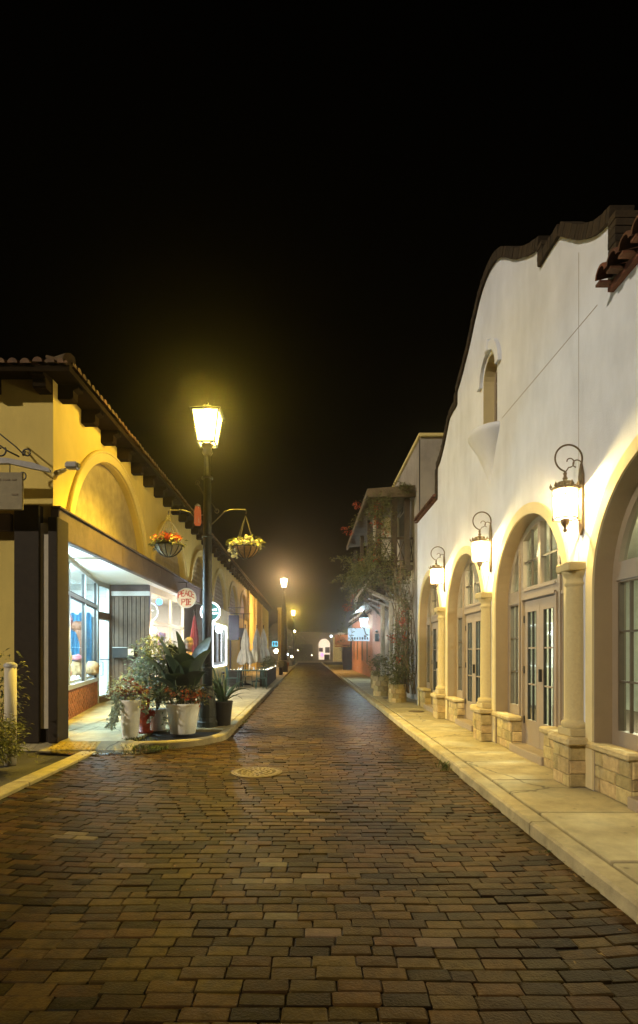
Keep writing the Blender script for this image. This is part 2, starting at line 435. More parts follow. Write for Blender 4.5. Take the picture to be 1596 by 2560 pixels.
    def plate(s, outer, holes, fn, t0, t1, mi=0, edge=None):
        """flat plate with holes: 2D loops, fn(u, v, t) -> 3D"""
        loops = [[Vector((u, v, 0)) for u, v in L] for L in [outer] + list(holes)]
        tri = tessellate_polygon(loops)
        flat = [p for L in loops for p in L]
        edge = mi if edge is None else edge
        for t in (t0, t1):
            s.add([fn(p.x, p.y, t) for p in flat], [tuple(x) for x in tri], mi)
        for L in loops:
            n = len(L)
            V = [fn(p.x, p.y, t0) for p in L] + [fn(p.x, p.y, t1) for p in L]
            s.add(V, [(i, (i + 1) % n, n + (i + 1) % n, n + i) for i in range(n)], edge)
        return s
    def leaf(s, p, d, nrm, ln, wd, mi=0, fold=0.25, droop=0.0):
        d = d.normalized(); side = d.cross(nrm)
        if side.length < 1e-4: side = d.orthogonal()
        side.normalize(); up = side.cross(d)
        m = p + d * ln * 0.45
        tip = p + d * ln - Vector((0, 0, droop * ln))
        lift = up * (wd * fold)
        return s.add([p, m + side * wd / 2 + lift, tip, m - side * wd / 2 + lift, m], [(0, 4, 1), (4, 2, 1), (0, 3, 4), (4, 3, 2)], mi, False)
    def blade(s, p, d, ln, wd, bend=0.5, n=5, mi=0, fold=0.15, shape='strap'):
        """long leaf arching over: direction d, bends down"""
        d = Vector(d).normalized(); side = d.cross(Vector((0, 0, 1)))
        if side.length < 1e-3: side = Vector((1, 0, 0))
        side.normalize(); V = []; q = Vector(p); dd = d.copy()
        for i in range(n + 1):
            t = i / n
            if shape == 'strap':
                w_ = wd * (0.55 + 0.45 * math.sin(PI * min(1, t * 1.2))) * (1 - t ** 4)
            else:
                w_ = wd * max(0.06, math.sin(PI * min(0.985, t * 0.90 + 0.08)) ** 0.6)
            up = side.cross(dd)
            V += [q - side * w_ / 2 + up * w_ * fold, q, q + side * w_ / 2 + up * w_ * fold]
            q = q + dd * ln / n
            dd = (dd + Vector((0, 0, -bend * (0.3 + t) / n * 1.6))).normalized()
        F = []
        for i in range(n):
            a = i * 3
            F += [(a, a + 1, a + 4, a + 3), (a + 1, a + 2, a + 5, a + 4)]
        return s.add(V, F, mi, True)
    def build(s, name, mats, parent=None, bevel=0.0):
        me = bpy.data.meshes.new(name)
        off = Vector(ORG.get(parent.name, (0, 0, 0))) if parent is not None else Vector((0, 0, 0))
        me.from_pydata([(v[0] - off.x, v[1] - off.y, v[2] - off.z) for v in s.v], [], s.f)
        if not isinstance(mats, (list, tuple)): mats = [mats]
        for m_ in mats: me.materials.append(m_)
        me.polygons.foreach_set('material_index', s.m)
        me.polygons.foreach_set('use_smooth', s.s)
        me.update()
        o = bpy.data.objects.new(name, me)
        COL.objects.link(o)
        if parent is not None:
            o.parent = parent
            ORG[o.name] = off
        if bevel > 0:
            b = o.modifiers.new('bevel', 'BEVEL'); b.width = bevel; b.segments = 2; b.limit_method = 'ANGLE'
        return o

def tag(o, label=None, cat=None, group=None, kind=None):
    if label: o['label'] = label
    if cat: o['category'] = cat
    if group: o['group'] = group
    if kind: o['kind'] = kind
    return o

def empty(name, loc, label, cat, group=None):
    o = bpy.data.objects.new(name, None)
    o.empty_display_size = 0.2
    COL.objects.link(o); o.location = loc
    ORG[o.name] = Vector(loc)
    return tag(o, label, cat, group)

def copy_tree(o, parent=None):
    c = o.copy()
    COL.objects.link(c)
    if parent is not None: c.parent = parent
    for ch in list(o.children): copy_tree(ch, c)
    return c

def arc(cx, cz, r, a0, a1, n):
    return [(cx + r * math.cos(a0 + (a1 - a0) * i / n), cz + r * math.sin(a0 + (a1 - a0) * i / n)) for i in range(n + 1)]

def foliage(mb, c, rad, n, ln, wd, clumps=14, mi=0, spread=0.34, mis=None, flat=0.0):
    c = Vector(c); cl = []
    for _ in range(clumps):
        while True:
            q = Vector((R.uniform(-1, 1), R.uniform(-1, 1), R.uniform(-1, 1)))
            if 0.25 < q.length < 1: break
        cl.append(q)
    for i in range(n):
        q = R.choice(cl) + Vector((R.gauss(0, spread), R.gauss(0, spread), R.gauss(0, spread)))
        if q.length > 1.25: q *= 1.25 / q.length
        p = c + Vector((q.x * rad[0], q.y * rad[1], q.z * rad[2]))
        d = Vector((q.x + R.uniform(-.8, .8), q.y + R.uniform(-.8, .8), R.uniform(-.6, .6) - flat))
        if d.length < 0.05: d = Vector((1, 0, 0))
        s_ = R.uniform(0.6, 1.25)
        mb.leaf(p, d, Vector((R.uniform(-.6, .6), R.uniform(-.6, .6), 1)), ln * s_, wd * s_, mi if mis is None else R.choice(mis), droop=R.uniform(0, .3))
    return cl
YZ = lambda x0: (lambda u, v, t: (x0 + t, u, v))
# =================================================================== GROUND
KR = 2.0          # right kerb, road side
KL = -1.53        # left kerb, road side
WX = 3.15         # white building's face
LX = -4.40        # yellow building's face
SW = 0.12         # pavement height

g = MB(); g.add([(-300, -60, -.12), (300, -60, -.12), (300, 500, -.12), (-300, 500, -.12)], [(0, 1, 2, 3)])
tag(g.build('ground', M['ground']), kind='structure')
g = MB(); nx, ny = 10, 60
def road_z(x, y):
    return 0.02 * (1 - ((x - .25) / 1.8) ** 2) * (1 if abs(x - .25) < 1.8 else 0) + 0.012 * noise.noise(Vector((x * .9, y * .7, 3.3)))
V = []; F = []
for j in range(141):
    y = -3 + j * 0.8
    for i in range(23):
        x = -4.0 + i * 0.3
        V.append((x, y, road_z(x, y) - 0.016))
for j in range(140):
    for i in range(22):
        a = j * 23 + i; F.append((a, a + 1, a + 24, a + 23))
g.add(V, F, 0, True)
# bricks, course by course
PALE = ((-.12, 4.12, .26, .17, .75), (.02, 3.34, .12, .08, .8), (.52, 3.19, .13, .06, .9), (-2.0, 4.85, .35, .25, .30), (.05, 5.7, .3, .2, .3), (-.1, 9.3, .5, .3, .15), (.9, 5.4, .25, .2, .2), (-1.2, 3.9, .3, .3, .12))
def lay(g):
    y = 1.9
    row = 0
    while y < 74:
        x = (-3.46 if y < 10.2 else (-2.2 if y < 11.6 else -1.62)) + R.uniform(0, .2)
        pitch = 0.104 + R.uniform(-.004, .004)
        xe = 2.03
        while x < xe:
            ln = 0.222 + R.uniform(-.012, .014)
            if R.random() < .035: ln *= .55
            gp = R.uniform(.003, .008)
            x1 = min(x + ln, xe + .02)
            if x1 - x < .05: break
            xc, = ((x + x1) / 2,)
            # courses wander: long waves plus a bend towards the kerbs and the side lane
            wob = .05 * noise.noise(Vector((xc * .55, y * .35, 1.0))) + .02 * noise.noise(Vector((xc * 1.9, y * 1.3, 5.0)))
            if xc > 1.2: wob += (xc - 1.2) ** 2 * .12
            if xc < -1.2 and y < 10.2: wob += (-xc - 1.2) ** 2 * .075
            slope = .05 * .55 * noise.noise(Vector((xc * .55 + .5, y * .35, 9.0)))
            zc = road_z(xc, y) + R.uniform(-.0025, .0025)
            tl = R.uniform(-.012, .012); tw = R.uniform(-.02, .02)
            hw = (pitch - gp * R.uniform(.8, 1.3)) / 2; hl = (x1 - x - gp) / 2
            yc = y + wob
            far = y > 26
            bv = R.uniform(.004, .008)
            if R.random() < .10: zc -= R.uniform(.003, .009)
            rot = slope + R.uniform(-.018, .018) + (.24 * max(0, xc - 1.2)) - (.15 * max(0, -xc - 1.2) if y < 10.2 else 0)
            cr, sr = math.cos(rot), math.sin(rot)
            def pt(a, b, z):
                return (xc + a * cr - b * sr, yc + a * sr + b * cr, zc + z + a * tl + b * tw)
            mi = 1
            pq = sum(q * math.exp(-((xc - px_) / sx_) ** 2 - ((y - py_) / sy_) ** 2) for px_, py_, sx_, sy_, q in PALE)
            if R.random() < pq * .8 + .002: mi = 2
            if far:
                V = [pt(-hl, -hw, -.02), pt(hl, -hw, -.02), pt(hl, hw, -.02), pt(-hl, hw, -.02),
                     pt(-hl + bv, -hw + bv, 0), pt(hl - bv, -hw + bv, 0), pt(hl - bv, hw - bv, 0), pt(-hl + bv, hw - bv, 0)]
                g.add(V, [(4, 5, 6, 7), (0, 1, 5, 4), (1, 2, 6, 5), (2, 3, 7, 6), (3, 0, 4, 7)], mi)
            else:
                jx = lambda: R.uniform(-.004, .004)
                V = [pt(-hl, -hw, -.04), pt(hl, -hw, -.04), pt(hl, hw, -.04), pt(-hl, hw, -.04)]
                c8 = [(-hl, -hw + bv), (-hl + bv, -hw), (hl - bv, -hw), (hl, -hw + bv), (hl, hw - bv), (hl - bv, hw), (-hl + bv, hw), (-hl, hw - bv)]
                V = [pt(a, b, -.04) for a, b in c8] + [pt(a + jx() * .7, b + jx() * .5, -bv * .9) for a, b in c8]
                V += [pt(a * (1 - bv * .8 / hl) + jx(), b * (1 - bv * .8 / hw) + jx() * .6, 0) for a, b in c8]
                V += [pt(0, 0, R.uniform(0, .003))]
                F = []
                for k in range(8):
                    k2 = (k + 1) % 8
                    F += [(k, k2, 8 + k2, 8 + k), (8 + k, 8 + k2, 16 + k2, 16 + k), (16 + k, 16 + k2, 24)]
                g.add(V, F, mi, False)
            x = x1
        y += pitch
        row += 1
lay(g)
tag(g.build('road', [M['soil'], M['brick'], M['palebrick']]), kind='structure')

# side lane left of the strip, strip, puddle
g = MB(); g.add([(-40, -8, -.012), (-3.70, -8, -.012), (-3.70, 9.35, -.012), (-40, 9.35, -.012)], [(0, 1, 2, 3)])
tag(g.build('side_road', M['asphalt']), kind='structure')
g = MB(); y = 1.0
while y < 9.1:
    y2 = min(y + 1.5, 9.2); g.cbox(-3.72, -3.48, y, y2 - .008, -.08, .028, .012); y = y2
tag(g.build('kerb_strip', M['kerb']), kind='structure')
g = MB(); pts = []
for i in range(30):
    t = 2 * PI * i / 30
    r_ = 1 + .22 * noise.noise(Vector((math.cos(t) * 1.3, math.sin(t) * 1.3, 2)))
    pts.append((-3.45 + 1.0 * r_ * math.cos(t), 9.16 + .24 * r_ * math.sin(t), .016))
g.add(pts, [tuple(range(30))])
tag(g.build('water_puddle', M['water']), kind='structure')

# left pavement
g = MB()
ctr = (-2.78, 10.72)
curve = [(ctr[0] + 1.25 * math.cos(a), ctr[1] + 1.25 * math.sin(a)) for a in [(-PI / 2) * k / 10 for k in range(11)]]   # from east to south
inner = [(ctr[0] + 1.10 * math.cos(a), ctr[1] + 1.10 * math.sin(a)) for a in [(-PI / 2) * k / 10 for k in range(11)]]
# slab: polygon following the inner edge of the kerb
poly = [(KL - .15, 92)] + inner + [(-4.6, 9.62), (-9.5, 9.62), (-9.5, 92)]
tri = tessellate_polygon([[Vector((a, b, 0)) for a, b in poly]])
g.add([(a, b, SW - .05) for a, b in poly], [tuple(t) for t in tri], 1)
ys = [9.62]; 
while ys[-1] < 60: ys.append(ys[-1] + 1.45)
for a, b in zip(ys, ys[1:]):
    if a < 11.5:
        g.cbox(-4.3, -3.02, a, b - .02, 0, SW, .006)
        g.cbox(-6.6, -4.312, a, b - .02, 0, SW, .006)
        if a > 10.6: g.cbox(-3.008, KL - .165, a, b - .02, 0, SW, .006)
    else:
        g.cbox(-3.1, KL - .165, a, b - .02, 0, SW, .006)
        g.cbox(-4.8, -3.112, a, b - .02, 0, SW, .006)
        g.cbox(-7.0, -4.812, a, b - .02, 0, SW, .006)
# ramp down to the lane
g.add([(-4.6, 9.3, .004), (-2.95, 9.3, .004), (-2.95, 9.62, SW), (-4.6, 9.62, SW)], [(0, 1, 2, 3)], 0)
g.add([(-9.5, 9.3, .004), (-4.605, 9.3, .004), (-4.605, 9.62, SW), (-9.5, 9.62, SW)], [(0, 1, 2, 3)], 0)
tag(g.build('sidewalk', [M['concrete'], M['joint']]), kind='structure')
g = MB()
def kerb_run(g, line_out, line_in, seg=1):
    for i in range(0, len(line_out) - 1):
        o0, o1, i0, i1 = line_out[i], line_out[i + 1], line_in[i], line_in[i + 1]
        mx, my = ((i0[0] - o0[0]), (i0[1] - o0[1])); L_ = math.hypot(mx, my) or 1; mx /= L_; my /= L_
        e = .018
        V = [(o0[0], o0[1], -.1), (o1[0], o1[1], -.1), (o1[0], o1[1], SW - e), (o0[0], o0[1], SW - e),
             (o0[0] + mx * e, o0[1] + my * e, SW + .003), (o1[0] + mx * e, o1[1] + my * e, SW + .003),
             (i1[0], i1[1], SW + .003), (i0[0], i0[1], SW + .003), (i1[0], i1[1], -.1), (i0[0], i0[1], -.1)]
        g.add(V, [(0, 1, 2, 3), (3, 2, 5, 4), (4, 5, 6, 7), (7, 6, 8, 9), (0, 3, 4, 7, 9), (1, 8, 6, 5, 2)], 0, False)
kerb_run(g, curve, inner)
yy = ctr[1]
while yy < 90:
    y2 = yy + 2.4
    kerb_run(g, [(KL + R.uniform(-.006, .006), yy), (KL + R.uniform(-.006, .006), y2 - .01)], [(KL - .15, yy), (KL - .15, y2 - .01)])
    yy = y2
c0 = curve[-1]; i0_ = inner[-1]
g.add([(c0[0], c0[1], -.1), (c0[0], c0[1], SW), (c0[0] - .3, c0[1], .01), (c0[0] - .3, c0[1], -.1), (i0_[0], i0_[1], SW), (i0_[0] - .3, i0_[1], .11)],
      [(0, 1, 2, 3), (1, 4, 5, 2)])
tag(g.build('kerb', M['kerb']), kind='structure')
g = MB(); g.add([(-4.35, 9.34, .024), (-3.55, 9.34, .024), (-3.55, 9.60, .118), (-4.35, 9.60, .118)], [(0, 1, 2, 3)])
for i in range(9):
    for j in range(4):
        g.lathe([(.02, 0), (.014, .01), (0, .012)], (-4.30 + i * .086, 9.37 + j * .065, .036 + j * .0235), 6)
tag(g.build('tactile_paving', M['tactile']), kind='structure')

# right kerb and pavement
g = MB(); yy = -2.0
while yy < 90:
    y2 = yy + 2.35
    dx = R.uniform(-.008, .008)
    kerb_run(g, [(KR + dx, yy), (KR + dx + R.uniform(-.006, .006), y2 - .012)], [(KR + .16, yy), (KR + .16, y2 - .012)])
    yy = y2
tag(g.build('kerb', M['kerb']), kind='structure')
g = MB(); g.add([(KR + .15, -3, SW - .06), (6, -3, SW - .06), (6, 92, SW - .06), (KR + .15, 92, SW - .06)], [(0, 1, 2, 3)], 1)
ys = [-1.6, -.4, .7, 1.8, 2.92, 4.10, 5.36, 6.73, 7.85, 8.94, 10.2]
while ys[-1] < 66: ys.append(ys[-1] + 1.25)
for a, b in zip(ys, ys[1:]):
    dz = R.uniform(-.003, .003)
    g.cbox(KR + .21, 3.6 if a < 16 else 4.9, a, b - .032, 0, SW + dz, .009)
tag(g.build('sidewalk', [M['concrete'], M['joint']]), kind='structure')

# iron covers
def cover(x, y, z, r, label, cat, group=None, pattern=True):
    g = MB()
    g.lathe([(r, -.02), (r, .006), (r * .95, .009), (r * .94, .002), (r * .90, .002), (r * .89, .008), (0, .008)], (x, y, z), 36, sm=False)
    if pattern:
        for k in range(3):
            rr = r * (.25 + .22 * k); n_ = 8 + 8 * k
            for i in range(n_):
                t = 2 * PI * i / n_ + k * .2
                g.obox((x + rr * math.cos(t), y + rr * math.sin(t), z + .010), (.05, .02, .008), Matrix.Rotation(t + .6, 3, 'Z'))
    o = g.build('manhole_cover', M['manhole'])
    return tag(o, label, cat, group)
cover(-.70, 7.60, .020, .345, 'round patterned cast iron manhole cover set in the brick street', 'manhole cover')
cover(2.78, 14.4, SW + .002, .20, 'small dark round cover in the right pavement, nearer of two', 'drain cover', 'covers in the right pavement', False)
cover(2.72, 18.6, SW + .002, .26, 'dark round cover in the right pavement near the stone planters', 'drain cover', 'covers in the right pavement', False)

# =================================================================== WHITE BUILDING
def ashlar(mb, face, u0, u1, z0, z1, depth, rows, lmin, lmax, mi=0, mort=1):
    """stone blocks on a face. face(u, z, d) -> xyz, d out of the wall"""
    def blk(a, b, c, d, dd):
        e = .010
        P = [face(a, c, 0), face(b, c, 0), face(b, d, 0), face(a, d, 0)]
        j = lambda: R.uniform(-.004, .004)
        Q = [face(a, c, dd - e), face(b, c, dd - e), face(b, d, dd - e), face(a, d, dd - e)]
        T = [face(a + e + j(), c + e + j(), dd + j()), face(b - e + j(), c + e + j(), dd + j()), face(b - e + j(), d - e + j(), dd + j()), face(a + e + j(), d - e + j(), dd + j())]
        mb.add(P + Q + T, [(0, 1, 5, 4), (1, 2, 6, 5), (2, 3, 7, 6), (3, 0, 4, 7), (4, 5, 9, 8), (5, 6, 10, 9), (6, 7, 11, 10), (7, 4, 8, 11), (8, 9, 10, 11)], mi)
    zs = [z0]
    hs = [R.uniform(.8, 1.3) for _ in range(rows)]; S = sum(hs)
    for h in hs: zs.append(zs[-1] + h / S * (z1 - z0))
    for k in range(rows):
        u = u0
        while u < u1 - .01:
            l_ = R.uniform(lmin, lmax)
            if u1 - (u + l_) < lmin * .6: l_ = u1 - u
            blk(u + .003, min(u + l_, u1) - .003, zs[k] + .003, zs[k + 1] - .003, depth + R.uniform(-.006, .006))
            u += l_

B1 = empty('mission_building', (WX, 9.7, SW), 'long white mission style building with curved gable, arches and columns', 'building')
CYS = [6.52, 9.75, 12.98]
ARC = [4.90, 8.13, 11.36, 14.60]
AR = 1.27; SPR = 2.36; CG = 9.7
prof = [(0, 8.25), (.20, 8.23), (.37, 8.19), (.55, 8.11), (.72, 8.00), (.92, 7.85), (1.10, 7.70), (1.28, 7.57), (1.45, 7.47), (1.66, 7.34), (1.85, 7.245), (2.0, 7.18), (2.11, 7.14),
        (2.12, 6.87), (2.43, 6.87), (2.72, 6.85), (2.85, 6.74), (2.97, 6.64), (3.10, 6.53), (3.24, 6.42), (3.36, 6.34), (3.49, 6.26), (3.60, 6.205), (3.72, 6.16), (3.91, 6.12)]
EAVE = 5.36
YF, YN = 16.15, 3.0
top = [(CG + u, z) for u, z in reversed(prof)][0:] + [(CG - u, z) for u, z in prof[1:]]
outer = [(YF, 0.0), (YF, EAVE), (CG + 3.92, EAVE)] + top + [(CG - 3.92, EAVE), (YN, EAVE), (YN, 0.0)]
for c in ARC:                                     # arches cut from the bottom edge, near to far
    outer += [(c - AR, 0.0)] + [(c - AR * math.cos(t), SPR + AR * math.sin(t)) for t in [PI * k / 28 for k in range(29)]] + [(c + AR, 0.0)]
NW, NB, NS = .37, 5.42, 6.42                      # niche window: half width, bottom, spring
niche = [(CG - NW, NB)] + [(CG - NW * math.cos(t), NS + NW * math.sin(t)) for t in [PI * k / 14 for k in range(15)]] + [(CG + NW, NB)]
w = MB(); w.plate(outer, [niche], YZ(WX), 0, .20, 0, 1)
w.box(WX + .2, WX + 6, YF - .25, YF, 0, EAVE)
w.build('wall', [M['facade'], M['reveal']], B1)
# hairline control joints in the stucco
g = MB(); g.box(WX - .0025, WX + .004, 6.515, 6.523, 2.7, 6.30); g.bar((WX - .0005, 9.1, 5.45), (WX - .0005, 6.1, 5.43), .004, .012)
g.build('control_joint', mat('joint_line', (.33, .30, .26), .9, .2, 5, 0), B1)
# coping of brick on edge along the gable
path = [(CG + 3.91, EAVE + .05)] + [(CG + u, z) for u, z in reversed(prof)] + [(CG - u, z) for u, z in prof[1:]] + [(CG - 3.91, EAVE + .05)]
g = MB()
for (a, b) in zip(path, path[1:]):
    L_ = math.hypot(b[0] - a[0], b[1] - a[1]); n_ = max(1, round(L_ / .075))
    d = Vector((0, b[0] - a[0], b[1] - a[1])).normalized(); nrm = Vector((0, -d.z, d.y))
    if nrm.z < -.01 : nrm = -nrm
    if abs(d.y) < .15: nrm = Vector((0, 1 if a[0] > CG else -1, 0))
    q = Matrix((Vector((1, 0, 0)), d, nrm)).transposed()
    for k in range(n_):
        t = (k + .5) / n_
        p = Vector((WX + .085, a[0] + (b[0] - a[0]) * t, a[1] + (b[1] - a[1]) * t)) + nrm * .06
        g.obox(p, (.26 + R.uniform(-.01, .01), L_ / n_ * .88, .145 + R.uniform(-.006, .006)), q)
    p = Vector((WX + .085, (a[0] + b[0]) / 2, (a[1] + b[1]) / 2)) + nrm * .055
    g.obox(p, (.24, L_, .105), q)
g.build('gable_coping', M['capbrick'], B1)
# clay tile copings on the low walls either side
def tile_run(mb, y0, y1, x_front, x_back, z_front, rise, pitch=.2, r=.085, mi=0):
    n_ = int(abs(y1 - y0) / pitch)
    for k in range(n_):
        y = min(y0, y1) + (k + .5) * pitch; V = []
        for j, (x, z, rr) in enumerate([(x_front, z_front, r * 1.08), (x_back, z_front + rise, r * .9)]):
            for i in range(7):
                t = PI * i / 6
                V.append((x, y + rr * math.cos(t), z + rr * math.sin(t) + R.uniform(-.004, .004)))
        for i in range(7):
            t = PI * i / 6
            V.append((x_front, y + r * .8 * math.cos(t), z_front + r * .8 * math.sin(t)))
        F = [(i, i + 1, 8 + i, 7 + i) for i in range(6)] + [(i, 14 + i, 15 + i, i + 1) for i in range(6)]
        mb.add(V, F, mi, True)
        # pan tile between
        mb.box(x_front + .03, x_back, y + pitch * .3, y + pitch * .7, z_front - .035, z_front - .01, mi)
g = MB(); tile_run(g, CG + 3.92, YF + .1, WX - .10, WX + .55, EAVE + .06, .22)
g.build('tile_coping', M['tile'], B1); g = MB(); tile_run(g, YN, CG - 3.92, WX - .22, WX + .7, EAVE + .08, .22, .21, .092)
g.box(WX - .06, WX + .6, YN, CG - 3.92, EAVE + .003, EAVE + .07)
g.build('tile_coping', M['tile'], B1)
# niche window, its hood and the corbelled sill under it
g = MB()
gl = [(CG - NW + .02, NB + .01)] + [(CG - (NW - .02) * math.cos(t), NS + (NW - .02) * math.sin(t)) for t in [PI * k / 14 for k in range(15)]] + [(CG + NW - .02, NB + .01)]
inn = lambda k: [(CG - (NW - k) , NB + .06)] + [(CG - (NW - k) * math.cos(t), NS + (NW - k) * math.sin(t)) for t in [PI * i / 14 for i in range(15)]] + [(CG + (NW - k), NB + .06)]
g.plate(gl, [inn(.08)], YZ(WX + .19), 0, .07)
g.box(WX + .20, WX + .24, CG - .02, CG + .02, NB + .05, NS + NW - .08)
for z in (5.75, 6.08, 6.41): g.box(WX + .2, WX + .235, CG - NW + .07, CG + NW - .07, z, z + .025)
rv = lambda k: [(CG - NW + k, NB + k)] + [(CG - (NW - k) * math.cos(t), NS + (NW - k) * math.sin(t)) for t in [PI * i / 14 for i in range(15)]] + [(CG + NW - k, NB + k)]
g.plate(rv(.002), [rv(.014)], YZ(WX + .004), 0, .19, 1)
nwf = g.build('arched_window', [M['taupe'], M['trim']], B1)
g = MB(); g.plate(inn(.075), [], YZ(WX + .225), 0, .006); g.build('pane', M['glass'], nwf)
hood_o = [(CG - (NW + .20) * math.cos(t), NS + (NW + .20) * math.sin(t)) for t in [PI * (k / 16) for k in range(17)]]
hood_i = [(CG - (NW + .05) * math.cos(t), NS + (NW + .05) * math.sin(t)) for t in [PI * (k / 16) for k in range(17)]]
g = MB(); g.plate(hood_o + hood_i[::-1], [], YZ(WX - .06), 0, .07)
g.cbox(WX - .09, WX + .02, CG - .07, CG + .07, NS + NW + .04, NS + NW + .26, .02)
g.build('window_hood', M['facade'], B1)
g = MB(); g.lathe([(0, -1.02), (.025, -1.0), (.03, -.96), (.015, -.93), (.03, -.88), (.06, -.80), (.16, -.55), (.28, -.3), (.40, -.13), (.45, -.05), (.46, -.02), (.46, .03), (.44, .05), (0, .05)],
        (WX + .03, CG, NB - .02), 26, a0=PI / 2, a1=3 * PI / 2, scale=(.85, 1.1))
g.build('corbel', M['facade'], B1)
# raised arch surrounds
for c in ARC:
    o_ = [(c - (AR + .15), .13)] + [(c - (AR + .15) * math.cos(t), SPR + (AR + .15) * math.sin(t)) for t in [PI * k / 28 for k in range(29)]] + [(c + AR + .15, .13)]
    i_ = [(c - AR - .002, .13)] + [(c - (AR + .002) * math.cos(t), SPR + (AR + .002) * math.sin(t)) for t in [PI * k / 28 for k in range(29)]] + [(c + AR + .002, .13)]
    g = MB(); g.plate(o_ + i_[::-1], [], YZ(WX - .022), 0, .026); g.build('arch_surround', M['trim'], B1)
# columns on stone pedestals
for c in CYS:
    g = MB()
    g.box(WX - .20, WX + .05, c - .19, c + .19, SW - .01, .60, 1)
    ashlar(g, lambda u, z, d: (WX - .20 - d, u, z), c - .20, c + .20, SW, .59, .015, 3, .14, .30)
    ashlar(g, lambda u, z, d: (u, c - .19 - d, z), WX - .20, WX + .06, SW, .59, .015, 3, .16, .30)
    g.cbox(WX - .26, WX + .06, c - .26, c + .26, .595, .685, .022, 2, .005)
    g.build('pedestal', [M['stone'], M['mortar'], M['stonecap']], B1)
    g = MB()
    g.cbox(WX - .175, WX + .06, c - .165, c + .165, .686, .775, .008)
    g.lathe([(.155, .776), (.165, .80), (.165, .83), (.15, .85), (.128, .855), (.122, .88), (.121, 1.2), (.118, 1.9), (.110, 2.40), (.112, 2.41), (.128, 2.43), (.128, 2.45), (.11, 2.46), (.11, 2.50), (.13, 2.53), (.155, 2.565), (.155, 2.58)], (WX - .03, c, 0), 26)
    g.cbox(WX - .195, WX + .05, c - .17, c + .17, 2.58, 2.68, .012)
    g.build('column', M['column'], B1)
# low stone walls each side of every door
for c in ARC:
    for sgn in (-1, 1):
        a, b = sorted((c + sgn * .60, c + sgn * (AR + .13)))
        if sgn > 0: b = min(b, c + 1.41)
        g = MB()
        g.box(WX + .03, WX + .28, a, b, SW - .01, .57, 1)
        ashlar(g, lambda u, z, d: (WX + .03 - d, u, z), a, b, SW, .57, .018, 3, .16, .34)
        e_ = a if sgn > 0 else b
        ashlar(g, lambda u, z, d: (u, a - d, z), WX + .03, WX + .26, SW, .57, .012, 3, .2, .3)
        g.cbox(WX - .045, WX + .18, a - .035, b + .02, .572, .65, .02, 2, .006)
        g.build('stone_dwarf_wall', [M['stone'], M['mortar'], M['stonecap']], B1)
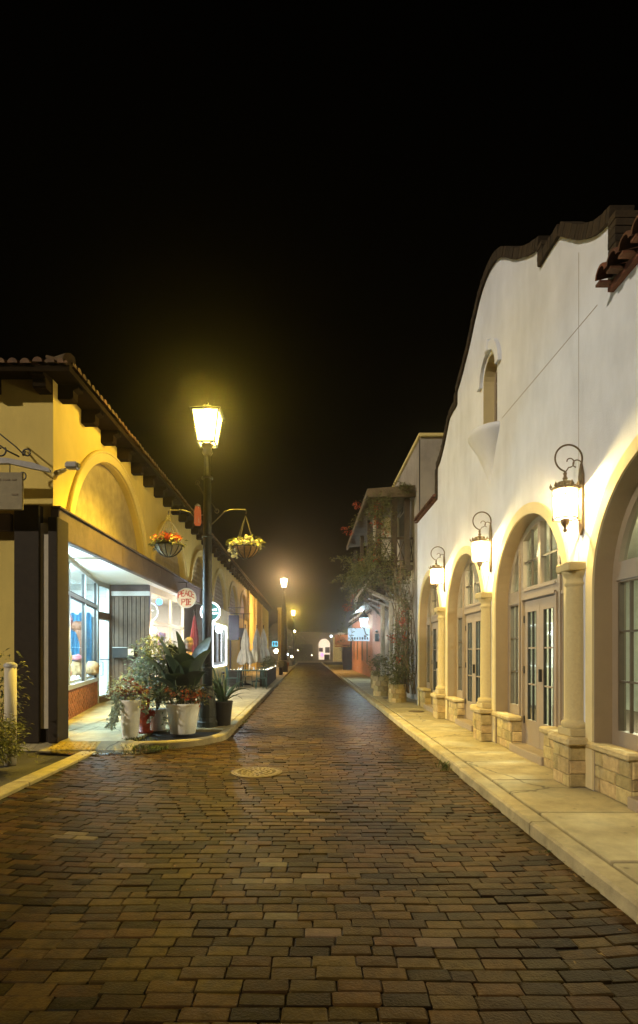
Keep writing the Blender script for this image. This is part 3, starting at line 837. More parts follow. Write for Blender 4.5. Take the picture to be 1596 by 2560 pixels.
# glazed entrances in the arches
FX = WX + .20
def rect(a, b, c, d): return [(a, c), (b, c), (b, d), (a, d)]
def arcpt(c, u, r): return SPR + math.sqrt(max(0, r * r - u * u))
for bi, c in enumerate(ARC):
    r0, r1 = AR + .03, AR - .09
    out = [(c - r0, .60)] + [(c - r0 * math.cos(t), SPR + r0 * math.sin(t)) for t in [PI * k / 24 for k in range(25)]] + [(c + r0, .60), (c + .60, .60), (c + .60, .20), (c + .58, .20), (c + .58, 2.44), (c - .58, 2.44), (c - .58, .20), (c - .60, .20), (c - .60, .60)]
    holes = []
    sl = {}
    for sg in (-1, 1):
        a, b = sorted((c + sg * .76, c + sg * 1.16))
        holes.append(rect(a, b, .80, 2.40)); sl[sg] = (a, b)
        us = [.76 + (r1 - .76) * k / 6 for k in range(7)]
        q = [(c + sg * .76, 2.62)] + [(c + sg * u, max(2.62, arcpt(c, u, r1))) for u in us]
        q += [(c + sg * math.sqrt(r1 ** 2 - .26 ** 2), 2.62)]
        q = [q[0]] + [p for p in q[1:-1] if p[1] > 2.63] + [q[-1]]
        holes.append(q)
        us = [.045 + (.60 - .045) * k / 5 for k in range(6)]
        holes.append([(c + sg * .045, 2.64)] + [(c + sg * u, arcpt(c, u, r1)) for u in us] + [(c + sg * .60, 2.64)])
    e = MB(); e.plate(out, holes, YZ(FX), 0, .09)
    for sg in (-1, 1):
        e.box(FX - .025, FX, c + sg * .585, c + sg * .615, .22, 2.46); e.box(FX - .025, FX, c + sg * .70, c + sg * .73, .66, arcpt(c, .73, r1) - .02)
        e.box(FX - .018, FX, *sorted((c + sg * .74, c + sg * 1.18)), 2.42, 2.46)
    e.box(FX - .03, FX, c - .57, c + .57, 2.45, 2.49); e.box(FX - .02, FX, c - .56, c + .56, 2.58, 2.61)
    # fanlight muntins
    for sg in (-1, 1):
        e.box(FX + .02, FX + .05, c + sg * .32 - .012, c + sg * .32 + .012, 2.64, arcpt(c, .32, r1) + .01, 1)
        e.box(FX + .02, FX + .05, *sorted((c + sg * .05, c + sg * .60)), 3.02, 3.045, 1)
        a, b = sl[sg]
        e.box(FX + .02, FX + .05, (a + b) / 2 - .012, (a + b) / 2 + .012, .80, 2.40, 1)
        e.box(FX + .005, FX + .06, a - .003, a + .02, .80, 2.40, 1); e.box(FX + .005, FX + .06, b - .02, b + .003, .80, 2.40, 1)
        for z in (1.32, 1.86): e.box(FX + .018, FX + .052, a, b, z, z + .022, 1)
    en = e.build('entrance_frame', [M['taupe'], M['muntin']], B1)
    gm = MB(); gm.plate([(c - r1, .70)] + [(c - r1 * math.cos(t), SPR + r1 * math.sin(t)) for t in [PI * k / 20 for k in range(21)]] + [(c + r1, .70), (c + .60, .70), (c + .60, 2.5), (c - .60, 2.5), (c - .60, .70)], [], YZ(FX + .055), 0, .006)
    gm.build('glazing', M['glass'], en)
    for sg in (-1, 1):
        a, b = sorted((c + sg * .004, c + sg * .575))
        d = MB(); st = .115
        d.plate(rect(a, b, .24, 2.43), [rect(a + st, b - st, .62, 2.26)], YZ(FX + .012), 0, .05)
        d.box(FX + .02, FX + .05, (a + b) / 2 - .012, (a + b) / 2 + .012, .62, 2.26, 2)
        d.box(FX + .014, FX + .056, a + st - .003, a + st + .02, .62, 2.26, 2); d.box(FX + .014, FX + .056, b - st - .02, b - st + .003, .62, 2.26, 2)
        for z in (1.15, 1.70): d.box(FX + .018, FX + .054, a + st, b - st, z, z + .022, 0)
        d.box(FX + .03, FX + .036, a + st, b - st, .62, 2.26, 1)
        for z in (.55, 1.32, 2.1): d.box(FX - .004, FX + .014, c + sg * .555, c + sg * .58, z, z + .11, 2)
        if sg < 0: d.box(FX - .03, FX + .012, b - .07, b - .045, 1.22, 1.40, 2)
        d.build('door', [M['taupe'], M['glass'], M['blackiron']], en)
    s_ = MB(); s_.cbox(WX - .02, FX + .12, c - .60, c + .60, SW - .02, .235, .01); s_.build('doorstep', M['taupe'], B1)
# the room behind the glass
g = MB()
x0, x1, y0, y1, z0, z1 = WX + .21, WX + 5.2, YN, YF - .26, .14, 3.95
g.add([(x0, y0, z0), (x1, y0, z0), (x1, y1, z0), (x0, y1, z0)], [(0, 1, 2, 3)], 1)
g.add([(x0, y0, z1), (x1, y0, z1), (x1, y1, z1), (x0, y1, z1)], [(0, 1, 2, 3)])
g.add([(x1, y0, z0), (x1, y1, z0), (x1, y1, z1), (x1, y0, z1)], [(0, 1, 2, 3)])
g.add([(x0, y1, z0), (x1, y1, z0), (x1, y1, z1), (x0, y1, z1)], [(0, 1, 2, 3)])
g.add([(x0, y0, z0), (x1, y0, z0), (x1, y0, z1), (x0, y0, z1)], [(0, 1, 2, 3)])
g.build('interior', [M['curtain'], M['midwood']], B1)
for c in ARC[1:2]:
    g = MB()
    for (a, b, xx) in ((c - .44, c - .26, .22), (c + .16, c + .30, .24)):
        n_ = 14; V = []
        for i in range(n_ + 1):
            y = a + (b - a) * i / n_; x = FX + xx + .03 * math.sin(i * 1.9)
            V += [(x, y, .2), (x, y, 2.5)]
        g.add(V, [(2 * i, 2 * i + 2, 2 * i + 3, 2 * i + 1) for i in range(n_)], 0, True)
    g.build('curtain', M['curtain'], B1)
for y, p_ in ((5.2, 90), (8.4, 380), (11.8, 140)):
    area('interior_light', (WX + 2.6, y, 3.9), p_, (1.0, 1.0, .78), 1.6, .5)
g = MB(); g.ball((WX + 2.0, 10.6, 3.25), .14, 14); 
tag(g.build('pendant_lamp', M['bulb']), 'round glowing white pendant lamp seen through the second arch fanlight', 'lamp')

# wall lanterns over the columns
def make_lantern(loc, label, on=True):
    root = empty('wall_lantern', loc, label, 'lantern', 'lanterns on the white wall')
    ox = Vector(loc)
    W = lambda p: (ox.x + p[0], ox.y + p[1], ox.z + p[2])
    g = MB()     # back plate
    g.plate([(-.045, -.30), (0, -.38), (.045, -.30), (.045, .30), (.02, .38), (0, .44), (-.02, .38), (-.045, .30)], [], lambda u, v, t: W((t, u, v)), -.035, -.004)
    g.build('back_plate', M['bronze'], root)
    g = MB()     # scroll bracket in the plane at right angles to the wall
    cx, cz, rr = -.165, .50, .155
    pts = [(-.022, 0, .22), (-.02, 0, .42)] + [(cx + rr * math.cos(a), 0, cz + rr * math.sin(a)) for a in [(-.05 + 1.42 * PI * k / 26) for k in range(27)]] + [(-.20, 0, .315)]
    g.tube([W(p) for p in pts], .011, 6)
    def spiral(c0, r0, r1, a0, a1, n=16): return [(c0[0] + (r0 + (r1 - r0) * k / n) * math.cos(a0 + (a1 - a0) * k / n), 0, c0[1] + (r0 + (r1 - r0) * k / n) * math.sin(a0 + (a1 - a0) * k / n)) for k in range(n + 1)]
    g.tube([W(p) for p in spiral((-.075, .43), .065, .03, -.1 * PI, 1.45 * PI)], .007, 6)
    g.tube([W(p) for p in spiral((-.155, .46), .065, .028, -.55 * PI, 1.0 * PI)], .007, 6)
    g.tube([W((-.165, 0, .396)), W((-.195, 0, .35)), W((-.20, 0, .315))], .007, 6)
    for z in (.20, -.21): g.tube([W((-.02, 0, z)), W((-.09, 0, z))], .008, 6)
    g.build('scroll_bracket', M['bronze'], root)
    L0 = -.205
    g = MB()     # crown and lower cap
    g.lathe([(.008, .345), (.022, .33), (.016, .30), (.020, .285), (.03, .27), (.02, .25), (.045, .235), (.085, .225), (.095, .20), (.10, .185), (.135, .17), (.142, .15), (.142, .135), (.132, .13), (.128, .145), (.02, .19)], W((L0, 0, 0)), 18, sm=False)
    for k in range(12):
        t = 2 * PI * k / 12
        g.leaf(Vector(W((L0 + .135 * math.cos(t), .135 * math.sin(t), .145))), Vector((math.cos(t) * .5, math.sin(t) * .5, 1)), Vector((math.cos(t), math.sin(t), 0)), .075, .06)
    g.build('crown', M['bronze'], root)
    g = MB()
    g.lathe([(.122, -.20), (.138, -.203), (.14, -.19), (.124, -.185), (.122, -.20)], W((L0, 0, 0)), 18, sm=False)
    g.lathe([(.0, -.35), (.016, -.34), (.022, -.32), (.012, -.30), (.022, -.28), (.035, -.265), (.045, -.24), (.05, -.20)], W((L0, 0, 0)), 14)
    g.build('lower_cap', M['bronze'], root)
    g = MB()
    for k in range(8):
        t = 2 * PI * (k + .5) / 8
        g.tube([W((L0 + .134 * math.cos(t), .134 * math.sin(t), -.19)), W((L0 + .134 * math.cos(t), .134 * math.sin(t), .14))], .0055, 5)
    g.lathe([(.137, .06), (.140, .066), (.137, .072)], W((L0, 0, 0)), 20)
    g.build('cage', M['bronze'], root)
    g = MB(); g.lathe([(.122, -.185), (.124, 0), (.122, .135)], W((L0, 0, 0)), 20); g.build('lantern_glass', M['lanternglow'], root)
    g = MB(); g.ball(W((L0, 0, -.05)), (.028, .028, .05), 10); g.build('bulb', M['bulb'], root)
    lamp('lantern_light', (L0, 0, .07), 225, (1.0, .74, .29), .025, root)
    return root
lb = ['nearest and largest lit wall lantern, beside the cropped arch at the right edge',
      'middle lit wall lantern on the white wall, between the second and third arches',
      'farthest lit wall lantern on the white wall, near the vine covered balcony']
la = make_lantern((WX - .0, 6.42, 3.37), lb[0])
for k, (y, z) in enumerate(((9.62, 3.40), (12.9, 3.42))):
    c = copy_tree(la); c.location = (WX, y, z); c['label'] = lb[k + 1]
# =================================================================== YELLOW BUILDING
Y0 = 9.66; Y1 = 62.0; WT = 6.35
B2 = empty('yellow_building', (LX, Y0, SW), 'long yellow stucco shop building with tiled eaves and blind arches', 'building')
ACY = [12.68, 17.9, 22.9, 27.9, 32.9, 37.9]; ARI = 2.12; RAD_ = {12.68: 2.38}; ACZ = 3.42; BOT = 3.85
out = [(Y0, BOT)]
def blind(c):
    r = RAD_.get(c, ARI); a_s = math.asin((BOT - ACZ) / r)
    return [(c - r * math.cos(t), ACZ + r * math.sin(t)) for t in [a_s + (PI - 2 * a_s) * k / 26 for k in range(27)]]
for c in ACY[:3]: out += blind(c)
out += [(25.2, BOT), (25.2, 0.0), (Y1, 0.0), (Y1, WT), (Y0, WT)]
w = MB(); w.plate(out, [blind(c) for c in ACY[3:]] + [rect(25.6, 29.8, 1.0, 2.95), rect(31.2, 32.3, .13, 2.6), rect(36.0, 38.4, 1.0, 2.7)], YZ(LX), -.14, 0)
w.box(-9.5, LX - .14, Y0, Y0 + .2, 0.0, WT)                       # flank towards the camera
w.box(LX - 4.5, LX - .14, Y1 - .2, Y1, 0, WT)
w.build('wall', M['yellow'], B2)
g = MB(); g.box(LX - .22, LX - .145, Y0 + .3, 40.5, BOT, 6.0); g.build('arch_infill', M['lattice'], B2)
# lattice relief in the second to fifth arches
g = MB()
for c in ACY[1:5]:
    for k in range(-11, 12):
        u = k * .19; top_ = ACZ + math.sqrt(max(0.001, ARI ** 2 - u * u))
        if top_ > BOT + .05: g.box(LX - .147, LX - .125, c + u - .03, c + u + .03, BOT, top_)
    for k in range(9):
        z = BOT + .08 + k * .19
        if z < ACZ + ARI - .05:
            hw = math.sqrt(ARI ** 2 - (z - ACZ) ** 2); g.box(LX - .145, LX - .128, c - hw, c + hw, z, z + .05)
g.build('arch_screen', M['lattice'], B2)
for c in ACY:
    g = MB(); AR_ = RAD_.get(c, ARI)
    a0 = math.asin((BOT + .22 - ACZ) / (AR_ + .26)) if c < 25 else 0.18
    oo = [(c - (AR_ + .26) * math.cos(t), ACZ + (AR_ + .26) * math.sin(t)) for t in [a0 + (PI - 2 * a0) * k / 30 for k in range(31)]]
    ii = [(c - (AR_ + .02) * math.cos(t), ACZ + (AR_ + .02) * math.sin(t)) for t in [a0 + (PI - 2 * a0) * k / 30 for k in range(31)]]
    g.plate(oo + ii[::-1], [], YZ(LX), -.02, .055)
    mid = [(LX + .055, c - (AR_ + .225) * math.cos(t), ACZ + (AR_ + .225) * math.sin(t)) for t in [a0 + (PI - 2 * a0) * k / 30 for k in range(31)]]
    g.tube(mid, .030, 6)
    g.build('arch_moulding', M['yellow_trim'], B2, )
# eaves: boarded soffit, rafter tails, clay tiles
EX = LX + .45; EY = Y0 - .40
g = MB(); sl_ = .34
def roof_z(d): return WT + .06 + d * sl_
g.add([(EX, EY, WT + .02), (EX, Y1, WT + .02), (LX - 3, Y1, WT + .02 + 3.56 * sl_), (LX - 3, EY + 3.56, WT + .02 + 3.56 * sl_)], [(0, 1, 2, 3)])
g.add([(EX, EY, WT + .02), (LX - 3, EY + 3.56, WT + .02 + 3.56 * sl_), (-10, EY + 3.56, WT + .02 + 3.56 * sl_), (-10, EY, WT + .02)], [(0, 1, 2, 3)])
g.box(EX - .62, EX - .01, EY + .02, Y1, WT + .002, WT + .018); g.box(-10, EX - .62, EY + .02, Y0 + .1, WT + .002, WT + .018)
g.box(EX - .03, EX, EY, Y1, WT - .05, WT + .045); g.box(-10, EX - .03, EY, EY + .03, WT - .05, WT + .045)
g.build('eaves_board', M['rafter'], B2)
g = MB()
k = 0; y = EY + .1
while y < Y1:
    V = []; rr = .082 + R.uniform(-.006, .006); jz = R.uniform(-.012, .012)
    L_ = 1.9 if y < 30 else 1.0
    L_ = min(L_, (y - EY) + .15)
    n_ = max(1, int(L_ / .42))
    for t in range(n_):
        d0 = t * .42 - .05; d1 = d0 + .46
        V = []
        for (d, r_, lift) in ((d0, rr, .025), (d1, rr * .85, 0)):
            for i in range(7):
                a = PI * i / 6
                V.append((EX - d, y + r_ * math.cos(a), roof_z(d) + lift + jz + r_ * math.sin(a)))
        g.add(V, [(i, i + 1, 8 + i, 7 + i) for i in range(6)] + [(0, 6, 5, 4, 3, 2, 1)], 0, False)
    y += .205
x = EX - .1
while x > -9.5:
    rr = .082; jz = R.uniform(-.012, .012)
    for t in range(3):
        d0 = t * .42 - .05; d1 = d0 + .46
        if d0 > (EX - x) + .1: break
        V = []
        for (d, r_, lift) in ((d0, rr, .025), (d1, rr * .85, 0)):
            for i in range(7):
                a = PI * i / 6
                V.append((x + r_ * math.cos(a), EY + d, roof_z(d) + lift + jz + r_ * math.sin(a)))
        g.add(V, [(i, 7 + i, 8 + i, i + 1) for i in range(6)] + [(0, 1, 2, 3, 4, 5, 6)], 0, False)
    x -= .205
pts = [(EX - d, EY + d, roof_z(d) + .07) for d in [k * .3 for k in range(10)]]
g.tube(pts, .11, 8)
g.build('roof_tiles', M['oldtile'], B2)
tailpoly = [(.0, 0), (.36, 0), (.36, -.07), (.27, -.10), (.27, -.23), (.24, -.26), (.0, -.26)]
y = Y0 + .18; k = 0
proto = None
while y < Y1 and k < 54:
    if proto is None:
        g = MB(); g.plate(tailpoly, [], lambda u, v, t: (LX + u, y + t, WT + v), 0, .20); proto = g.build('rafter_tail', M['rafter'], B2); py = y
    else:
        c = copy_tree(proto, B2); c.location = (0, y - py, 0)
    y += 1.015; k += 1
for x in (LX - .12, LX - 1.0, LX - 1.95, LX - 2.9):
    g = MB(); g.plate(tailpoly, [], lambda u, v, t: (x + t, Y0 - u * .95, WT + v), -.11, .11); g.build('rafter_tail', M['rafter'], B2)
# shop-front band that wraps the corner, soffit and corner pier
g = MB()
g.cbox(LX - .02, LX + .13, Y0 - .06, 24.9, BOT - .24, BOT + .26, .015)
for y in (12.9, 16.3, 19.7): g.box(LX + .131, LX + .136, y, y + .02, BOT - .23, BOT + .25)
g.cbox(LX + .0, LX + .17, Y0 - .10, 24.9, BOT + .26, BOT + .30, .01)
g.build('fascia', M['fascia'], B2)
g = MB(); g.cbox(-9.5, LX - .68, Y0 - .10, Y0 - .005, 3.72, 4.02, .01); g.build('fascia', M['midwood'], B2)
g = MB(); g.box(-9.2, LX - .141, Y0 + .21, 25.2, BOT - .09, BOT - .04); g.build('soffit', M['whitewall'], B2)
g = MB()
g.cbox(LX - .60, LX - .17, Y0 - .15, Y0 + .3, .1, 4.15, .012); g.cbox(LX - .02, LX + .14, Y0 - .15, Y0 + .3, .1, BOT + .1, .012)
g.box(LX - .17, LX - .02, Y0 - .08, Y0 + .28, .1, .34)
g.build('corner_pier', M['darkwood'], B2)
g = MB(); g.box(LX - .168, LX - .022, Y0 - .10, Y0 + .28, .342, BOT + .0); g.build('pier_panel', M['palepaint'], B2)
# raked shop window of the corner shop
def wl(y): return -4.80 - .215 * (y - 9.95)            # line of the glass in plan
def slab(mb, ya, yb, z0, z1, off0, off1, mi=0):
    d = Vector((-.215, 1, 0)).normalized(); n = Vector((1, .215, 0)).normalized()
    a = Vector((wl(ya), ya, 0)); b = Vector((wl(yb), yb, 0)); V = []
    for z in (z0, z1):
        for p, o in ((a, off0), (b, off0), (b, off1), (a, off1)):
            q = p + n * o; V.append((q.x, q.y, z))
    mb.add(V, [(3, 2, 1, 0), (4, 5, 6, 7), (0, 1, 5, 4), (1, 2, 6, 5), (2, 3, 7, 6), (3, 0, 4, 7)], mi)
WY0, WY1 = 9.95, 16.55
g = MB(); slab(g, WY0, WY1, .1, .80, -.18, -.012, 1)
zz = .125
r_ = 0
while zz < .79:
    y = WY0 - (r_ % 2) * .11
    while y < WY1:
        a, b = max(y, WY0), min(y + .21, WY1)
        if b - a > .04: slab(g, a + .006, b - .006, zz, min(zz + .058, .795), -.03, .0 + R.uniform(-.004, .003), 0)
        y += .222
    zz += .069; r_ += 1
g.build('brick_base', [M['redbrick'], M['mortar']], B2)
g = MB()
slab(g, WY0, WY1, .80, .90, -.14, .03); slab(g, WY0, WY1, 3.66, BOT - .09, -.08, .0); slab(g, WY0, WY1, 2.93, 3.01, -.06, .01)
for y in (9.97, 11.0, 12.55, 14.5, 16.40): slab(g, y, y + .10, .90, 3.66, -.08, .012); slab(g, y + .10, y + .155, .9, 3.66, -.08, -.01, 1); slab(g, y - .03, y, .9, 3.66, -.08, -.01, 1)
slab(g, WY0, WY1, 3.012, 3.04, -.06, .0, 1); slab(g, WY0, WY1, 2.895, 2.928, -.06, .0, 1)
win = g.build('shop_window', [M['alu'], M['blackiron']], B2)
g = MB(); slab(g, WY0 + .05, WY1 - .05, .9, 3.66, -.045, -.04); g.build('glazing', M['shopglass'], win)
# glazed door with transom, set parallel to the street
DX = wl(WY1) + .0
g = MB()
D = YZ(DX)
g.plate(rect(16.58, 17.55, .10, BOT - .09), [rect(16.66, 17.47, .34, 2.62), rect(16.66, 17.47, 2.86, 3.62)], D, -.07, 0)
g.box(DX, DX + .02, 16.60, 17.53, 2.66, 2.84, 1)
g.box(DX + .003, DX + .02, 16.66, 17.47, .1, .30, 1)
dr = g.build('shop_door', [M['alu'], M['midwood']], B2)
g = MB(); g.box(DX - .04, DX - .035, 16.66, 17.47, .34, 3.62); g.build('glazing', M['shopglass'], dr)
g = MB(); g.tube([(DX + .002, 16.78, 1.35), (DX + .07, 16.78, 1.35), (DX + .07, 16.78, .95), (DX + .002, 16.78, .95)], .014, 6); g.tube([(DX + .03, 16.64, 1.42), (DX + .03, 17.49, 1.42)], .012, 6)
g.build('door_handle', M['blackiron'], dr)
# boarded return wall and the pie shop's window
g = MB()
x = DX; y = 17.62
n_ = 9
for k in range(n_):
    xa = DX + (1.22) * k / n_; xb = DX + 1.22 * (k + 1) / n_
    g.cbox(xa + .004, xb - .004, 17.60 + R.uniform(0, .006), 17.70, .1, 3.40, .008)
g.box(DX, DX + 1.22, 17.64, 17.72, .1, 3.42)
g.cbox(DX - .04, DX + .03, 17.54, 17.66, .1, BOT - .1, .01)
g.build('boarded_wall', M['midwood'], B2)
g = MB(); g.box(DX, DX + 1.22, 17.60, 17.7, 3.42, 3.56); g.box(DX, DX + 1.22, 17.55, 17.7, 3.56, BOT - .09, 1); g.build('wall_panel', [M['whitewall'], M['fascia']], B2)
PX = DX + 1.22
g = MB(); P = YZ(PX)
g.plate(rect(17.7, 22.6, .75, BOT - .09), [rect(17.85, 20.45, .85, 2.55), rect(20.58, 22.45, .85, 2.55), rect(17.85, 20.45, 2.65, 3.55), rect(20.58, 22.45, 2.65, 3.55)], P, -.08, 0)
g.box(PX - .10, PX, 17.70, 22.6, .1, .75)
pw = g.build('pie_shop_window', M['cream'], B2)
g = MB(); g.box(PX - .05, PX - .045, 17.8, 22.5, .85, 3.6); g.build('glazing', M['shopglass'], pw)
g = MB(); g.plate(rect(22.6, 25.2, .1, BOT - .09), [rect(23.0, 24.0, .14, 2.7)], P, -.12, .0); g.box(PX - .08, PX - .02, 23.0, 24.0, .14, 2.7); g.box(PX, LX, 25.0, 25.2, .1, BOT - .1)
g.build('timber_front', M['midwood'], B2)
g = MB()
for i, (y, z) in enumerate(((18.35, 1.0), (21.2, 1.1))): g.box(PX - .7, PX - .66, y, y + 1.0, z + .1, z + 1.3)
g.build('poster', M['poster'], B2)
# corner shop interior
g = MB()
a = [(-9.6, 9.87), (-4.95, 9.87)]
g.add([(-10, 9.88, .13), (-10, 25, .13), (-4.6, 25, .13), (-4.6, 9.88, .13)], [(0, 1, 2, 3)], 1)
g.add([(-9.6, 9.88, .1), (-9.6, 17.9, .1), (-9.6, 17.9, 3.8), (-9.6, 9.88, 3.8)], [(0, 1, 2, 3)])
g.add([(-9.6, 9.9, .1), (-4.85, 9.9, .1), (-4.85, 9.9, 3.8), (-9.6, 9.9, 3.8)], [(0, 1, 2, 3)])
g.add([(-9.6, 17.75, .1), (PX - .1, 17.75, .1), (PX - .1, 17.75, 3.8), (-9.6, 17.75, 3.8)], [(0, 1, 2, 3)])
g.add([(-9.0, 17.8, .1), (-9, 25, .1), (-9, 25, 3.8), (-9, 17.8, 3.8)], [(0, 1, 2, 3)])
g.add([(-9.0, 25, .1), (PX - .1, 25, .1), (PX - .1, 25, 3.8), (-9, 25, 3.8)], [(0, 1, 2, 3)])
g.build('interior', [M['whitewall'], M['concrete']], B2)
g = MB()
for y in (11.2, 13.0, 14.8): slab(g, y, y + 1.5, 3.66, 3.71, -1.6, -1.45)
g.build('ceiling_light', M['tube'], B2)
for k, y in enumerate((11.5, 12.45, 13.05, 13.9)):
    g = MB(); p = (wl(y) - .55, y, 3.30 - .0 * k)
    g.ball(p, .075, 12); g.tube([(p[0], p[1], p[2] + .06), (p[0], p[1], BOT - .1)], .01, 5)
    tag(g.build('spotlight', M['tube']), ['white display spotlight nearest the dark corner pier', 'second white display spotlight behind the shop window from the pier', 'third white display spotlight behind the shop window from the pier', 'farthest white display spotlight, nearest the glazed shop door'][k], 'light', 'spotlights over the shop window display')
area('shop_light', (-6.9, 12.4, 3.62), 650, COOL, 3.0, 1.2)
area('shop_light', (-7.6, 15.6, 3.62), 380, COOL, 2.4, 1.2)
lamp('shop_light', (wl(12.6) - .5, 12.6, 3.15), 380, COOL, .08)
area('pie_shop_light', (-6.6, 20.6, 3.7), 600, (1.0, .86, .72), 2.5, 2.5)
# display behind the corner shop's window
g = MB(); V = []
for i in range(41):
    x = -8.1 + 1.34 * i / 40
    y = 17.5 + .06 * math.sin(i * 1.7) + .03 * math.sin(i * 4.1)
    V += [(x, y, .9), (x, y + .03, 1.9), (x, y, 2.85 + .04 * math.sin(i * .9))]
g.add(V, [f for i in range(40) for f in ((3 * i, 3 * i + 3, 3 * i + 4, 3 * i + 1), (3 * i + 1, 3 * i + 4, 3 * i + 5, 3 * i + 2))], 0, True)
tag(g.build('display_cloth', M['bluecloth']), 'rippled blue cloth hung as the backdrop of the corner shop display', 'cloth')
g = MB(); slab(g, 10.2, 16.3, .92, .97, -1.1, -.10)
for k in range(90):
    y = R.uniform(10.4, 16.2); o = R.uniform(-.6, -.14); g.ball((wl(y) + o, y, .99), R.uniform(.02, .06), 6, 1)
tag(g.build('display_shelf', [M['whitewall'], M['whiteitem']]), 'white shelf strewn with pebbles inside the corner shop window', 'shelf')
items = [((-6.18, 15.0, 1.20), (.20, .26, .22), 'sand', 'shell_ornament', 'large tan carved shell on the shop window shelf', 'ornament'),
         ((-6.27, 16.2, 1.18), (.22, .26, .20), 'sand', 'shell_ornament', 'tan ridged shell nearest the far end of the shop window shelf', 'ornament'),
         ((-5.72, 13.2, 1.42), (.14, .16, .20), 'whiteitem', 'plush_toy', 'round white toy at the near end of the shop window', 'toy'),
         ((-6.16, 14.9, 1.50), (.20, .16, .07), 'pinkitem', 'plush_toy', 'pink toy lying on top of the tan shell display', 'toy'),
         ((-5.74, 13.25, 1.10), (.12, .16, .13), 'pinkitem', 'plush_toy', 'red and pink toy under the round white toy', 'toy'),
         ((-6.95, 16.2, 2.55), (.13, .15, .12), 'pinkitem', 'plush_toy', 'pink toy hung high beside the near mullion', 'toy')]
for c_, r_, m_, nm, lb_, ct in items:
    g = MB(); g.ball(c_, r_, 14, 0, .55, c_[1])
    if m_ == 'sand':
        for k in range(9):
            t = PI * k / 8; g.tube([(c_[0] + .05, c_[1] - .1, c_[2] + r_[2] * .75), (c_[0] + r_[0] * math.cos(t), c_[1] - r_[1] * .9, c_[2] - .12)], .02, 5)
    else:
        g.ball((c_[0] + .05, c_[1] - .02, c_[2] + r_[2] * 1.0), r_[2] * .5, 10)
    tag(g.build(nm, M[m_]), lb_, ct)
g = MB()
g.ball((-6.96, 16.9, 2.42), (.22, .14, .16), 12, 0, .5, 3); g.tube([(-6.95, 16.9, 2.36), (-6.85, 16.88, 2.2), (-6.80, 16.88, 1.9), (-6.83, 16.9, 1.5), (-6.9, 16.9, 1.35)], [.12, .13, .09, .07, .05], 8)
tag(g.build('carved_figure', M['brownfig']), 'brown carved figure hanging before the blue display cloth', 'ornament')
# neon edged window farther on, dark door, awning-like boards
g = MB()
g.plate(rect(25.6, 29.8, 1.0, 2.95), [rect(25.75, 27.6, 1.15, 2.8), rect(27.75, 29.65, 1.15, 2.8)], YZ(LX), -.12, -.04)
nwin = g.build('shop_window', M['alu'], B2)
g = MB(); lp = [(LX + .03, 25.55, .97), (LX + .03, 29.85, .97), (LX + .03, 29.85, 2.98), (LX + .03, 25.55, 2.98), (LX + .03, 25.55, .97)]
g.tube(lp, .035, 6, sm=False); g.build('neon_tube', M['neon'], nwin)
g = MB(); g.box(LX - .1, LX - .095, 25.7, 29.7, 1.1, 2.85); g.build('glazing', M['glass'], nwin)
g = MB(); g.box(LX - 1.6, LX - 1.55, 25.3, 30, .2, 3.0); g.box(LX - .12, LX - .05, 31.2, 32.3, .13, 2.6, 1); g.box(LX - .12, LX - .05, 36.0, 38.4, 1.0, 2.7, 1); g.build('dark_infill', [M['midwood'], M['slot']], B2)
lamp('shop_light', (LX - .8, 27.7, 2.6), 12, (.9, .9, 1), .1)
g = MB()
for y in (40.6, 46.5, 52.5): g.cbox(LX, LX + .12, y, y + .5, .1, WT - .01, .02)
g.build('pilaster', M['yellow_trim'], B2)

# ---- fittings on the yellow building
s = empty('hanging_bracket_sign', (-4.9, 9.2, 3.9), 'weathered sign board hung from a grey scrolled iron bracket at the left edge', 'sign')
g = MB(); g.plate([(-6.0, 4.72), (-4.9, 4.74), (-4.55, 4.66), (-4.24, 4.60), (-4.24, 4.655), (-4.5, 4.75), (-4.95, 4.83), (-6.0, 4.86)], [], lambda u, v, t: (u, 9.2 + t, v), -.04, .04); g.build('bracket_bar', M['palegrey'], s)
g = MB()
def curl(cx, cz, r0, a0, a1, n=18): return [(cx + r0 * (1 - .55 * k / n) * math.cos(a0 + (a1 - a0) * k / n), 9.2, cz + r0 * (1 - .55 * k / n) * math.sin(a0 + (a1 - a0) * k / n)) for k in range(n + 1)]
g.tube([(-5.5, 9.2, 5.5), (-5.2, 9.2, 5.14), (-4.95, 9.2, 4.96), (-4.75, 9.2, 4.86)], .014, 6)
g.tube([(-5.5, 9.2, 5.58), (-5.1, 9.2, 5.26), (-4.8, 9.2, 5.02), (-4.66, 9.2, 4.88)], .012, 6)
g.tube(curl(-4.62, 4.92, .075, PI * 1.2, -PI * 1.3), .014, 6); g.tube(curl(-4.70, 4.545, .075, -PI * .6, PI * 1.7), .013, 6); g.tube(curl(-5.06, 4.95, .10, PI * .2, -PI * 1.6), .014, 6)
g.tube([(-4.9, 9.2, 4.74), (-4.9, 9.2, 4.60)], .008, 5)
g.build('scroll', M['blackiron'], s)
g = MB(); g.cbox(-6.0, -4.68, 9.18, 9.225, 3.98, 4.60, .012); bd = g.build('sign_board', M['board'], s)
g = MB()
for k in range(4):
    x = -5.9
    while x < -4.78:
        l_ = R.uniform(.05, .14); 
        if R.random() < .72: g.box(x, min(x + l_, -4.76), 9.174, 9.1795, 4.46 - k * .12, 4.465 - k * .12 + .022)
        x += l_ + .04
g.build('faded_lettering', M['ink'], bd)
s = empty('floodlight', (LX, 9.5, 4.8), 'small grey floodlight on a pale arm at the yellow corner', 'floodlight')
g = MB(); g.tube([(LX - .02, Y0 + .1, 4.70), (LX + .12, 9.52, 4.69), (LX + .30, 9.48, 4.74)], [.05, .05, .03], 8); g.build('arm', M['yellow_trim'], s)
